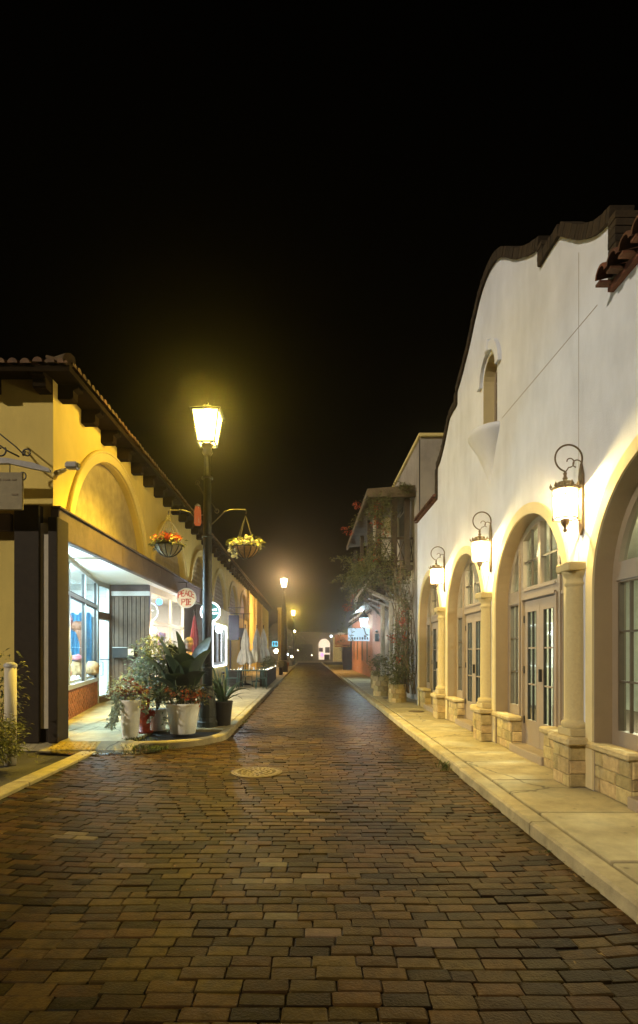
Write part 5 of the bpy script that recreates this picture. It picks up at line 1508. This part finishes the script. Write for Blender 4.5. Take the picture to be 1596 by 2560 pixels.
# =================================================================== DINING AREA
def chair(loc, rz, label):
    s = empty('chair', (0, 0, 0), label, 'chair', 'green metal chairs round the dining table')
    for sx in (-.19, .19):
        for sy in (-.19, .19):
            g = MB(); g.tube([(sx, sy, .44), (sx * 1.15, sy * 1.15, 0)], .015, 6); g.build('leg', M['greenmetal'], s)
    g = MB(); g.cbox(-.22, .22, -.22, .22, .43, .455, .01); g.build('seat', M['greenmetal'], s)
    g = MB(); g.tube([(-.2, .2, .45), (-.2, .25, .9), (.2, .25, .9), (.2, .2, .45)], .014, 6, sm=False)
    for k in range(4): g.tube([(-.12 + .08 * k, .205, .45), (-.12 + .08 * k, .25, .9)], .008, 5)
    g.build('backrest', M['greenmetal'], s)
    s.location = loc; s.rotation_euler = (0, 0, rz)
    return s
TC = (-2.45, 23.9, SW)
s = empty('dining_table', TC, 'dark green outdoor dining table set with bottles on the left pavement', 'table')
g = MB(); g.cbox(TC[0] - .62, TC[0] + .62, TC[1] - .45, TC[1] + .45, SW + .73, SW + .765, .01); g.build('tabletop', M['greenmetal'], s)
for sx in (-.5, .5):
    for sy in (-.36, .36):
        g = MB(); g.tube([(TC[0] + sx, TC[1] + sy, SW + .73), (TC[0] + sx * 1.12, TC[1] + sy * 1.1, SW)], .022, 6); g.build('leg', M['greenmetal'], s)
chair((-3.15, 23.3, SW), 1.9, 'green metal chair at the left end of the dining table')
chair((-1.95, 23.2, SW), 3.3, 'green metal chair in front of the dining table, right hand side')
chair((-2.7, 24.9, SW), .1, 'green metal chair behind the dining table')
bot = [(-2.95, .13, .03, 'whiteitem', 'small white jar, leftmost item on the dining table'), (-2.82, .14, .032, 'whiteitem', 'small white jar, second from the left on the dining table'), (-2.48, .30, .042, 'cream', 'tall pale bottle in the middle of the dining table'), (-2.30, .15, .034, 'whiteitem', 'white jar, right of the pale bottle on the dining table')]
for x, h, r_, m_, lb_ in bot:
    g = MB(); z = SW + .766; g.lathe([(0, 0), (r_, 0), (r_, h * .55), (r_ * .9, h * .65), (r_ * .4, h * .78), (r_ * .38, h * .97), (r_ * .45, h), (0, h)], (x, 23.75, z), 12)
    tag(g.build('bottle', M[m_]), lb_, 'bottle', 'bottles on the dining table')
def hedge(x0, x1, y0, y1, h, fh, label, lights=True):
    s = empty('hedge_planter', ((x0 + x1) / 2, (y0 + y1) / 2, SW), label, 'planter', 'planter boxes around the dining area')
    g = MB(); n_ = 5
    for k in range(n_):
        z0 = SW + h * k / n_; g.cbox(x0, x1, y0, y1, z0 + .004, z0 + h / n_ - .004, .008)
    g.build('planter_box', M['darkwood'], s)
    if fh:
        g = MB(); foliage(g, ((x0 + x1) / 2, (y0 + y1) / 2, SW + h + fh * .45), ((x1 - x0) * .55, (y1 - y0) * .52, fh * .55), 900, .09, .06, 40, 0, .22); g.build('hedge', M['leaf'], s)
    if lights:
        g = MB(); n_ = 26
        for k in range(n_):
            t = k / (n_ - 1); g.ball((x1 - .02 - .02 * (k % 2), y0 + (y1 - y0) * t, SW + h + .03 + .02 * math.sin(k * 1.3)), .016, 6)
        m2 = max(4, int((x1 - x0) / .16))
        for k in range(m2): g.ball((x0 + (x1 - x0) * k / m2, y0 - .01, SW + h + .03 + .015 * math.sin(k)), .016, 6)
        g.build('string_lights', M['fairy'], s)
hedge(-2.15, -1.80, 24.8, 31.5, .72, .55, 'long dark planter box with a clipped hedge and string lights by the kerb')
hedge(-3.55, -2.95, 24.6, 25.1, .72, 0, 'low dark planter box with string lights left of the dining table')
hedge(-1.95, -1.75, 37.2, 39.0, .5, .4, 'far low planter box with dark foliage near the second street lamp', False)
c = (-2.0, 46.5, SW); s = empty('potted_plant', c, 'terracotta pot with dark foliage just beyond the second street lamp', 'planter')
pot(s, c, .28, .42, .65, M['terracotta']); g = MB(); foliage(g, Vector(c) + Vector((0, 0, 1.05)), (.6, .6, .5), 260, .14, .09, 12, 0); g.build('foliage', M['leaf'], s)
g = MB(); g.cbox(-3.35, -3.05, 21.0, 21.25, SW, SW + .12, .01); g.tube([(-3.2, 21.12, SW + .1), (-3.2, 21.12, .78)], [.05, .035], 8); g.ball((-3.2, 21.12, .86), .055, 8); g.tube([(-3.26, 21.12, .5), (-3.32, 21.08, .3)], .02, 6); g.tube([(-3.14, 21.12, .5), (-3.08, 21.08, .3)], .02, 6)
tag(g.build('statuette', M['blackiron']), 'small dark statuette on the pavement below the neon window', 'statue')
# menu boards and flat bars on the yellow wall
s = empty('wall_sign', (-4.2, 30.6, 2.6), 'dark hanging sign boards on iron bars beyond the neon window', 'sign')
g = MB()
for z, xa, xb in ((4.05, -4.35, -3.45), (3.72, -4.25, -3.05)): g.tube([(xa, 30.4, z), (xb, 30.4, z)], .018, 6)
g.tube([(-3.5, 30.4, 3.72), (-3.5, 30.4, .3)], .025, 6); g.build('bar', M['blackiron'], s)
g = MB(); g.cbox(-4.32, -3.75, 30.36, 30.44, 2.3, 3.65, .02); g.cbox(-3.75, -3.45, 30.36, 30.44, 2.45, 2.95, .02); g.build('board', M['blackiron'], s)
g = MB(); bx, bz, by = -4.15, 2.30, 64.5
for (a, b, c_, d) in ((0, .9, 0, .06), (0, .9, .5, .56), (0, .06, 0, .56), (.28, .34, 0, .56), (.56, .62, 0, .56), (.84, .9, 0, .56)): g.box(bx + a, bx + b, by, by + .05, bz + c_, bz + d)
tag(g.build('neon_sign', M['cyan']), 'tiny cyan neon sign glowing far along the left side', 'neon sign')
g = MB(); g.ball((-3.7, 64.4, 1.75), .22, 10); tag(g.build('globe_lamp', M['bulb']), 'small glowing globe lamp under the cyan neon sign', 'lamp')
# =================================================================== BALCONY HOUSE AND THE VINE (right, beyond the white building)
M['balwood'] = mat('dark_balcony_timber', (0.055, 0.038, 0.022), 0.7, 0.35, 8, 0.3, 60)
M['oldwall'] = mat('grey_old_stucco', (0.36, 0.32, 0.26), 0.9, 0.2, 1.5, 0.3, 40, stain=0.35)
M['palehouse'] = mat('pale_plaster', (0.52, 0.47, 0.39), 0.9, 0.2, 2, 0.3, 40, stain=0.3)
M['oldroof'] = mat('weathered_roof_edge', (0.15, 0.11, 0.065), 0.9, 0.35, 3, 0.3, 40, stain=0.3)
M['palewood'] = mat('pale_weathered_post', (0.46, 0.40, 0.30), 0.8, 0.3, 6, 0.3, 40)
B3 = empty('tall_grey_house', (3.4, 17.0, SW), 'tall plain grey stucco house rising behind the balcony', 'house')
g = MB()
g.box(3.45, 9.0, 17.2, 24.0, 0, 8.25); g.build('wall', M['oldwall'], B3)
g = MB(); g.cbox(3.38, 9.05, 17.12, 24.05, 8.25, 8.36, .02); g.build('parapet', M['yellow_trim'], B3)
g = MB(); g.box(3.435, 3.452, 17.25, 17.36, 4, 8.2); g.cbox(3.42, 3.46, 20.3, 20.75, 5.4, 7.2, .01); g.build('shuttered_window', M['slot'], B3)
B4 = empty('balcony_house', (2.2, 18.0, SW), 'old house with a timber balcony over the pavement, smothered in vine', 'house')
g = MB(); g.box(3.36, 8.5, 18.25, 24.7, 0, 6.6); g.box(2.4, 3.36, 20.6, 20.7, 4.46, 6.6); g.build('wall', M['palehouse'], B4)
for a_, b_, c_, d_ in ((18.6, 19.5, .3, 3.0), (20.2, 21.4, .3, 3.0), (22.2, 23.4, .3, 3.0), (19.2, 20.4, 4.7, 6.5)):
    g = MB(); g.cbox(3.32, 3.37, a_, b_, c_, d_, .01); g.build('shutter', M['slot'], B4)
g = MB(); g.add([(1.90, 18.0, 6.90), (1.90, 27.5, 6.90), (3.44, 27.5, 7.02), (3.44, 18.0, 7.02), (1.90, 18.0, 6.78), (1.90, 27.5, 6.78), (3.44, 27.5, 6.90), (3.44, 18.0, 6.90)], [(0, 1, 2, 3), (7, 6, 5, 4), (0, 4, 5, 1), (3, 2, 6, 7), (0, 3, 7, 4), (1, 5, 6, 2)])
g.box(1.88, 1.96, 17.95, 27.5, 6.66, 6.84); g.cbox(1.9, 3.44, 17.93, 18.02, 6.62, 6.86, .01)
g.build('balcony_roof', M['oldroof'], B4)
g = MB(); g.cbox(2.15, 3.4, 18.1, 27.3, 4.30, 4.46, .02)
for k in range(9): g.box(2.0, 3.36, 18.3 + k, 18.42 + k, 4.14, 4.30)
g.build('balcony_floor', M['balwood'], B4)
for y in (18.15, 20.9, 23.7, 27.0):
    g = MB(); g.cbox(2.2, 2.36, y - .08, y + .08, 4.46, 6.56, .01); g.build('balcony_post', M['balwood'], B4)
for x in (2.78, 3.2):
    g = MB(); g.cbox(x - .09, x + .09, 18.08, 18.24, 4.46, 6.6, .01); g.build('balcony_post', M['balwood'], B4)
g = MB()
for a, b in ((2.36, 2.70), (2.87, 3.12), (3.29, 3.40)):
    g.bar((a, 18.15, 4.62), (b, 18.15, 5.30), .03, .03); g.bar((a, 18.16, 5.30), (b, 18.16, 4.62), .03, .03); g.box(a, b, 18.13, 18.18, 5.30, 5.37); g.box(a, b, 18.13, 18.18, 4.56, 4.62)
g.box(2.25, 2.31, 18.2, 27.2, 5.30, 5.38); g.box(2.25, 2.31, 18.2, 27.2, 4.56, 4.62)
for y in (18.3, 21.0, 23.8): 
    g.bar((2.28, y, 4.62), (2.28, y + 2.5, 5.3), .03, .03); g.bar((2.285, y, 5.3), (2.285, y + 2.5, 4.62), .03, .03)
g.build('railing', M['balwood'], B4)
for y in (18.4, 21.6, 24.4):
    g = MB(); g.bar((3.34, y, 3.05), (2.25, y, 4.2), .09, .09); g.build('brace', M['stem'], B4)
g = MB()
for k, y in enumerate((18.4, 19.6, 20.9)): g.bar((2.1, y, 3.55 - .03 * k), (3.35, y, 3.05), .06, .05)
g.add([(2.05, 21, 3.42), (2.05, 27, 3.42), (3.36, 27, 3.9), (3.36, 21, 3.9)], [(0, 1, 2, 3)])
g.build('awning_frame', M['palegrey'], B4)
for x, y in ((2.72, 20.4), (2.86, 19.3), (2.98, 18.9), (3.1, 18.4), (3.0, 22.4)):
    g = MB(); g.cbox(x - .07, x + .07, y, y + .14, .1, 3.4, .01); g.build('porch_post', M['palewood'], B4)

g = MB(); g.bar((1.72, 20.0, 3.58), (2.35, 20.0, 4.5), .22, .07); g.bar((2.0, 20.02, 3.95), (3.3, 20.02, 3.35), .10, .07); g.bar((1.75, 20.04, 3.55), (1.78, 21.2, 3.55), .07, .12); g.build('porch_gable', M['palewood'], B4)
# the climbing vine
vine = empty('bougainvillea_vine', (2.6, 17.5, SW), 'tangled bougainvillea vine with red blooms climbing the balcony house', 'vine')
g = MB()
for k in range(20):
    x = R.uniform(2.78, 3.2); y = R.uniform(16.6, 18.2); p = Vector((x, y, .4)); P_ = [p.copy()]
    for j in range(9):
        p = p + Vector((R.gauss(0, .10) - (.05 if j > 4 else 0), R.gauss(0, .10), R.uniform(.3, .58))); P_.append(p.copy())
    g.tube(P_, [max(.005, .022 * (1 - j / 12)) for j in range(10)], 5)
for k in range(34):
    p = Vector((R.uniform(1.95, 2.9), R.uniform(17.7, 24), R.uniform(4.0, 4.7))); P_ = [p.copy()]
    for j in range(6): p = p + Vector((R.gauss(0, .07), R.gauss(0, .1), -R.uniform(.05, .3))); P_.append(p.copy())
    g.tube(P_, .008, 4)
g.build('stems', M['stem'], vine)
g = MB(); fl = g
def vineclump(c, rad, n, nf, sz=.085):
    foliage(g, c, rad, n, sz, sz * .65, max(6, int(n / 45)), 0, .25)
    if nf: foliage(fl, c, rad, nf, .07, .065, max(2, nf // 14), 1, .10)
vineclump((2.25, 18.3, 4.35), (.75, 1.0, .5), 2300, 20)
vineclump((2.15, 20.5, 4.4), (.55, 1.6, .55), 1500, 30)
vineclump((2.25, 17.9, 4.95), (.36, .5, .6), 700, 50)
vineclump((2.3, 18.0, 5.9), (.4, .6, .75), 700, 70)
vineclump((2.3, 19.5, 6.7), (.5, 1.6, .25), 600, 110)
vineclump((2.85, 18.0, 6.75), (.5, .4, .28), 420, 10)
vineclump((2.0, 22.5, 4.3), (.45, 2.0, .5), 900, 40)
vineclump((2.85, 17.6, 3.6), (.38, .5, .55), 500, 10)
vineclump((2.95, 17.3, 2.2), (.30, .5, 1.0), 700, 70)
vineclump((2.85, 17.1, 1.2), (.35, .5, .7), 700, 25)
vineclump((1.65, 19.6, 4.55), (.55, .9, .42), 800, 14)
vineclump((1.75, 20.4, 3.75), (.40, .8, .45), 420, 20)
for (p0, d, n) in (((1.5, 19.6, 4.9), (-.7, .1, .16), 6), ((1.4, 19.8, 4.4), (-.6, .1, -.2), 6), ((2.0, 19.5, 4.5), (-.55, .1, .10), 7), ((1.95, 21, 4.1), (-.35, .2, -.15), 8), ((1.9, 21.5, 3.9), (-.15, .1, -.75), 12), ((1.9, 24, 4.1), (-.28, .3, -.6), 13), ((2.1, 20, 6.7), (-.55, .1, -.38), 7), ((2.0, 22, 4.3), (-.5, .1, .16), 9)):
    p = Vector(p0); d = Vector(d)
    P_ = []
    for j in range(n):
        P_.append(p.copy()); foliage(g, p, (.10, .10, .08), 14, .085, .055, 4, 0)
        p = p + d * .17 + Vector((0, 0, -.012 * j))
    if len(P_) > 1: g.tube(P_, .008, 4)
    if p0[2] > 6: foliage(fl, p, (.2, .2, .16), 50, .07, .065, 5, 1)
for (c_, n) in (((1.45, 20.2, 3.25), 60), ((1.75, 19.9, 6.85), 70), ((2.25, 18.2, 5.8), 50), ((2.85, 17.2, 2.55), 60), ((2.6, 17.4, 2.05), 40)): foliage(fl, c_, (.16, .16, .12), n, .07, .065, 6, 1)
g.build('foliage', [M['leaf'], M['redflower']], vine)
# stone planters at the foot of the vine
def stone_planter(c, r_, h, label, plant=True):
    s = empty('stone_planter', c, label, 'planter', 'stone planters in front of the balcony house'); C_ = Vector(c)
    g = MB(); n_ = 10
    for row in range(4):
        for k in range(n_):
            t0 = 2 * PI * (k + .5 * (row % 2)) / n_; dt = 2 * PI / n_
            rr = r_ + R.uniform(-.02, .015); z0 = h * row / 4 + .004; z1 = h * (row + 1) / 4 - .004
            V = []
            for z in (z0, z1):
                for a in (t0 + .03, t0 + dt - .03): V.append((C_.x + rr * math.cos(a), C_.y + rr * math.sin(a), C_.z + z))
            for z in (z0 - .004, z1 + .004):
                for a in (t0, t0 + dt): V.append((C_.x + (r_ - .04) * math.cos(a), C_.y + (r_ - .04) * math.sin(a), C_.z + z))
            g.add(V, [(0, 1, 3, 2), (4, 0, 2, 6), (1, 5, 7, 3), (2, 3, 7, 6), (4, 5, 1, 0)])
    g.lathe([(r_ - .04, 0), (r_ - .04, h - .02), (0, h - .05)], c, 20, 1)
    g.build('stonework', [M['stone'], M['soil']], s)
    if plant:
        g = MB(); foliage(g, C_ + Vector((0, 0, h + .32)), (r_ * 1.1, r_ * 1.1, .36), 420, .10, .05, 14, 0); g.build('foliage', M['leaf'], s)
stone_planter((2.72, 17.1, SW), .27, .55, 'nearest rough stone planter by the white building corner')
stone_planter((2.60, 19.6, SW), .32, .70, 'middle stone planter with dark leaves in front of the balcony house')
stone_planter((2.95, 23.6, SW), .32, .75, 'farthest stone planter with a rounded bush, beside the pink building')
g = MB()
for k in range(3): g.cbox(2.75 + k * .22, 4.0, 21.2, 22.6, SW + .15 * k, SW + .15 * (k + 1), .015)
tag(g.build('steps', M['stone']), 'short flight of stone steps up to the balcony house', 'steps')

def small_lantern(loc, side, label, glow=None, scale=1.0):
    s = empty('wall_lantern', loc, label, 'lantern'); C_ = Vector(loc)
    W = lambda r_, z: (r_ * scale, z * scale)
    g = MB(); g.lathe([W(.10, 0), W(.15, .30), W(.16, .31)], C_, 6, sm=False); g.build('lantern_glass', glow or M['glass'], s)
    g = MB(); g.lathe([W(.20, .30), W(.15, .40), W(.07, .48), W(.03, .52), W(.035, .57), W(0, .60)], C_, 12); g.lathe([W(0, -.04), W(.11, -.02), W(.11, 0)], C_, 10)
    for k in range(6): g.tube([C_ + Vector((.102 * scale * math.cos(k * PI / 3), .102 * scale * math.sin(k * PI / 3), 0)), C_ + Vector((.152 * scale * math.cos(k * PI / 3), .152 * scale * math.sin(k * PI / 3), .30 * scale))], .012 * scale, 4)
    g.tube([C_ + Vector((0, 0, -.04 * scale)), C_ + Vector((side[0] * .1, side[1] * .1, -.25 * scale)), C_ + Vector((side[0] * .25, side[1] * .25, -.30 * scale))], .022 * scale, 6)
    g.ball(C_ + Vector((side[0] * .08, side[1] * .08, -.33 * scale)), .05 * scale, 8)
    g.build('lantern_frame', M['blackiron'], s)
    return s
# =================================================================== PINK BUILDING
PKX = 3.75
B5 = empty('pink_building', (PKX, 32.6, SW), 'low salmon pink stucco house with narrow dark slit windows', 'house')
slits = []
for y in (35.2, 38.4, 42.1, 45.3):
    w_ = .52; slits.append([(y, 1.05)] + [(y + w_ - w_ * math.cos(t), 2.5 + w_ * math.sin(t)) for t in [PI * k / 10 for k in range(11)]] + [(y + 2 * w_, 1.05)])
g = MB(); g.plate(rect(32.6, 48.0, 0, 4.3), slits, YZ(PKX), 0, .2); g.box(PKX + .2, PKX + 4, 32.6, 32.8, 0, 4.4); g.build('wall', M['pink'], B5)
for sl2 in slits:
    g = MB(); g.plate(sl2, [], YZ(PKX + .012), 0, .03); g.build('slit_window', M['slot'], B5)
g = MB(); g.add([(PKX - .35, 32.2, 4.22), (PKX - .35, 47.2, 4.22), (PKX + 2.5, 47.2, 5.4), (PKX + 2.5, 32.2, 5.4), (PKX - .35, 32.2, 4.12), (PKX - .35, 47.2, 4.12), (PKX + 2.5, 47.2, 5.3), (PKX + 2.5, 32.2, 5.3)], [(0, 1, 2, 3), (7, 6, 5, 4), (0, 4, 5, 1), (0, 3, 7, 4)])
g.build('roof', M['palegrey'], B5)
small_lantern((PKX + .75, 32.3, 2.95), (0, 1), 'unlit black lantern on the near end of the pink building', None, 1.25)
g = MB(); g.cbox(PKX + .12, PKX + .36, 32.5, 32.59, 2.28, 2.72, .02); g.ball((PKX + .22, 32.52, 2.85), .08, 8)
tag(g.build('electric_meter', M['blackiron']), 'black meter box under the black lantern on the pink wall', 'meter box')
s = small_lantern((3.10, 31.2, 3.05), (1, .2), 'large cool white glowing lantern over the pavement by the pink building', M['coolglow'], 1.55)
lamp('cool_lantern_light', (0, -.3, .15), 260, (.70, .92, 1.0), .1, s)
s = empty('hanging_sign', (3.1, 33.0, 2.7), 'pale blue lit sign board hung beneath the cool white lantern', 'sign')
g = MB(); g.cbox(2.35, 3.62, 33.0, 33.08, 2.30, 3.05, .02); g.build('board', M['signlit'], s)
g = MB(); g.tube([(2.35, 33.04, 3.15), (3.75, 33.04, 4.1)], .03, 6); g.tube([(2.45, 33.04, 3.05), (2.45, 33.04, 3.2)], .012, 5)
for k in range(7): g.box(2.55 + .15 * k, 2.64 + .15 * k, 32.99, 32.998, 2.38, 2.52)
g.build('bracket', M['blackiron'], s)
s = empty('hanging_sign', (2.2, 39, 2.5), 'orange brown sign board with a round emblem farther along the right pavement', 'sign')
M['orangeboard'] = mat('orange_sign_board', (0.50, 0.22, 0.08), .7, .15, 5, .05, 40)
g = MB(); g.cbox(1.85, 2.95, 39.0, 39.08, 2.15, 2.85, .02); g.cbox(1.85, 2.95, 38.98, 39.1, 2.0, 2.10, .02); g.build('board', M['orangeboard'], s)
g = MB(); g.tube([(2.4 + .16 * math.cos(2 * PI * k / 20), 38.98, 2.5 + .16 * math.sin(2 * PI * k / 20)) for k in range(21)], .02, 5); g.tube([(2.3, 38.98, 2.45), (2.4, 38.98, 2.6), (2.5, 38.98, 2.45)], .02, 5); g.build('emblem', M['ink'], s)
g = MB(); g.tube([(2.9, 39.04, 2.95), (3.8, 39.04, 2.95)], .025, 6); g.ball((2.3, 39.04, 2.93), (.28, .05, .09), 10); g.build('bracket', M['palegrey'], s)
lamp('sign_lamp', (2.4, 38.2, 3.2), 14, SODIUM, .08, None)
g = MB(); g.box(3.0, 3.9, 48.1, 48.3, 0, 3.2); tag(g.build('gate_post', M['slot']), 'dark narrow gate post beyond the pink building', 'gate post')

# =================================================================== END OF THE STREET
B6 = empty('arched_building', (0, 99, 0), 'far tan building with a small stepped gable and a brightly lit archway', 'building')
prof2 = [(-16, 0), (-16, 4.9), (-8.5, 5.1), (-7.0, 5.6), (-6.3, 6.6), (-5.2, 6.9), (-4.1, 6.6), (-3.4, 5.6), (-1.9, 5.2), (10, 5.0), (10, 0)]
ah = [(1.85, .3)] + [(2.85 - 1.0 * math.cos(t), 3.0 + 1.0 * math.sin(t)) for t in [PI * k / 16 for k in range(17)]] + [(3.85, .3)]
ah2 = rect(-5.5, .8, .2, 3.0)
g = MB(); g.plate(prof2, [ah, ah2], lambda u, v, t: (u, 99 + t, v), 0, .4); g.build('wall', M['farwall'], B6)
g = MB(); g.box(-6, 1.2, 100.6, 100.8, 0, 3.4); g.build('dark_infill', M['slot'], B6)
g = MB(); g.plate(ah, [], lambda u, v, t: (u, 99.3 + t, v), 0, .05); aw = g.build('lit_arch', M['archlit'], B6)
g = MB()
g.box(1.9, 2.6, 99.2, 99.25, 1.7, 2.4); g.box(3.0, 3.8, 99.2, 99.25, 1.5, 2.5); g.box(2.85, 3.8, 99.21, 99.26, .3, 1.2); g.build('silhouettes', M['slot'], aw)
g = MB(); g.tube([(2.2, 99.15, 1.0), (2.45, 99.15, 1.5), (2.7, 99.15, 1.2), (2.4, 99.15, .8)], .12, 6); g.build('pink_neon', M['pinkneon'], aw)
lamp('arch_light', (2.85, 98.2, 2.6), 60, (1.0, .8, .7), .2)
g = MB(); g.cbox(4.2, 5.6, 93.5, 94.5, 0, 4.0, .04); g.cbox(4.1, 5.7, 93.4, 94.6, 3.8, 4.1, .04); g.cbox(4.15, 5.65, 93.45, 94.55, 0, .5, .04)
tag(g.build('stone_pillar', M['yellow_trim']), 'square tan gate pillar at the far end of the street', 'pillar')
g = MB(); g.box(-30, 30, 84, 88, -.01, .02); tag(g.build('cross_street', M['asphalt']), kind='structure')
g = MB(); g.box(-30, 30, 88.0, 88.4, -.05, .13); tag(g.build('kerb', M['kerb']), kind='structure')
def tree(c, h, rad, n, label, ls=.32):
    s = empty('tree', c, label, 'tree', 'dark trees at the end of the street'); C_ = Vector(c)
    g = MB(); g.tube([C_, C_ + Vector((.1, 0, h * .3)), C_ + Vector((.0, .1, h * .55))], [.22, .16, .09], 8)
    for k in range(7):
        t = k * .9; g.tube([C_ + Vector((0, 0, h * .4)), C_ + Vector((rad[0] * .6 * math.cos(t), rad[1] * .6 * math.sin(t), h * .75))], [.08, .02], 5)
    g.build('trunk', M['stem'], s)
    g = MB(); foliage(g, C_ + Vector((0, 0, h * .72)), rad, n, ls, ls * .6, 26, 0, .26); g.build('crown', M['leaf'], s)
tree((-3.4, 90.5, 0), 4.4, (2.2, 1.6, 1.7), 900, 'dark spreading tree at the end of the street, left of the lit arch')
tree((7.2, 91, 0), 4.6, (2.0, 1.6, 1.8), 900, 'dark leafy tree right of the tan gate pillar')
tree((-7.4, 74, 0), 4.8, (2.4, 2.4, 2.0), 900, 'dark tree behind the far yellow street lamp')
g = MB(); foliage(g, (-.8, 90, .6), (1.7, .8, .6), 400, .2, .12, 14, 0, .3); tag(g.build('bush', M['leaf']), 'low dark bush below the spreading tree at the street end', 'bush')
FL = ((-2.0, 80, 4.6, .14, 'bulb', 'tiny high glowing lamp left of the far tree'), (-2.3, 78.5, 1.0, .13, 'bulb', 'tiny low glowing lamp near the ground at the street end'),
      (-2.9, 79.5, 1.3, .11, 'blueglow', 'tiny pale blue lamp above the low lamp at the street end'), (-1.5, 81, 1.9, .09, 'fairy', 'tiny dim lamp left of the low bush at the street end'),
      (4.0, 97.5, 4.4, .20, 'blueglow', 'small blue white lamp just right of the lit far archway'), (.6, 95, 1.1, .10, 'fairy', 'tiny dim lamp between the low bush and the lit archway'))
for k, (x, y, z, r_, m_, lb_) in enumerate(FL):
    g = MB(); g.ball((x, y, z), r_, 8); g.tube([(x, y, z - r_), (x, y, 0)], .03, 5, 1); tag(g.build('globe_lamp', [M[m_], M['blackiron']]), lb_, 'lamp')
g = MB(); g.box(-30, -6, 63, 70, 0, 5.5); tag(g.build('house', M['farwall']), 'dark plain house beyond the yellow building', 'house')

g = MB(); g.cbox(-3.15, -2.70, 58, 58.45, 0, 6.2, .03); g.cbox(-3.22, -2.63, 57.93, 58.52, 6.0, 6.25, .03); g.cbox(-3.22, -2.63, 57.93, 58.52, .1, .7, .03)
tag(g.build('stone_pillar', M['yellow_trim']), 'tall slim tan pillar on the left pavement beside the second street lamp', 'pillar')
# =================================================================== HAZE ADDED FOR LAMP GLOW
HAZE = 0.0028
if HAZE > 0:
    g = MB(); g.box(-14, 14, -9, 112, -1.2, 9.4)
    hz = g.build('haze', [])
    m = bpy.data.materials.new('glow_haze'); m.use_nodes = True
    nt = m.node_tree; nt.nodes.remove(nt.nodes['Principled BSDF'])
    pv = nt.nodes.new('ShaderNodeVolumePrincipled')
    pv.inputs['Color'].default_value = (.92, .90, .86, 1); pv.inputs['Density'].default_value = HAZE
    pv.inputs['Anisotropy'].default_value = 0.94
    nt.links.new(pv.outputs[0], nt.nodes['Material Output'].inputs['Volume'])

    hz.data.materials.append(m)
    tag(hz, kind='stuff')
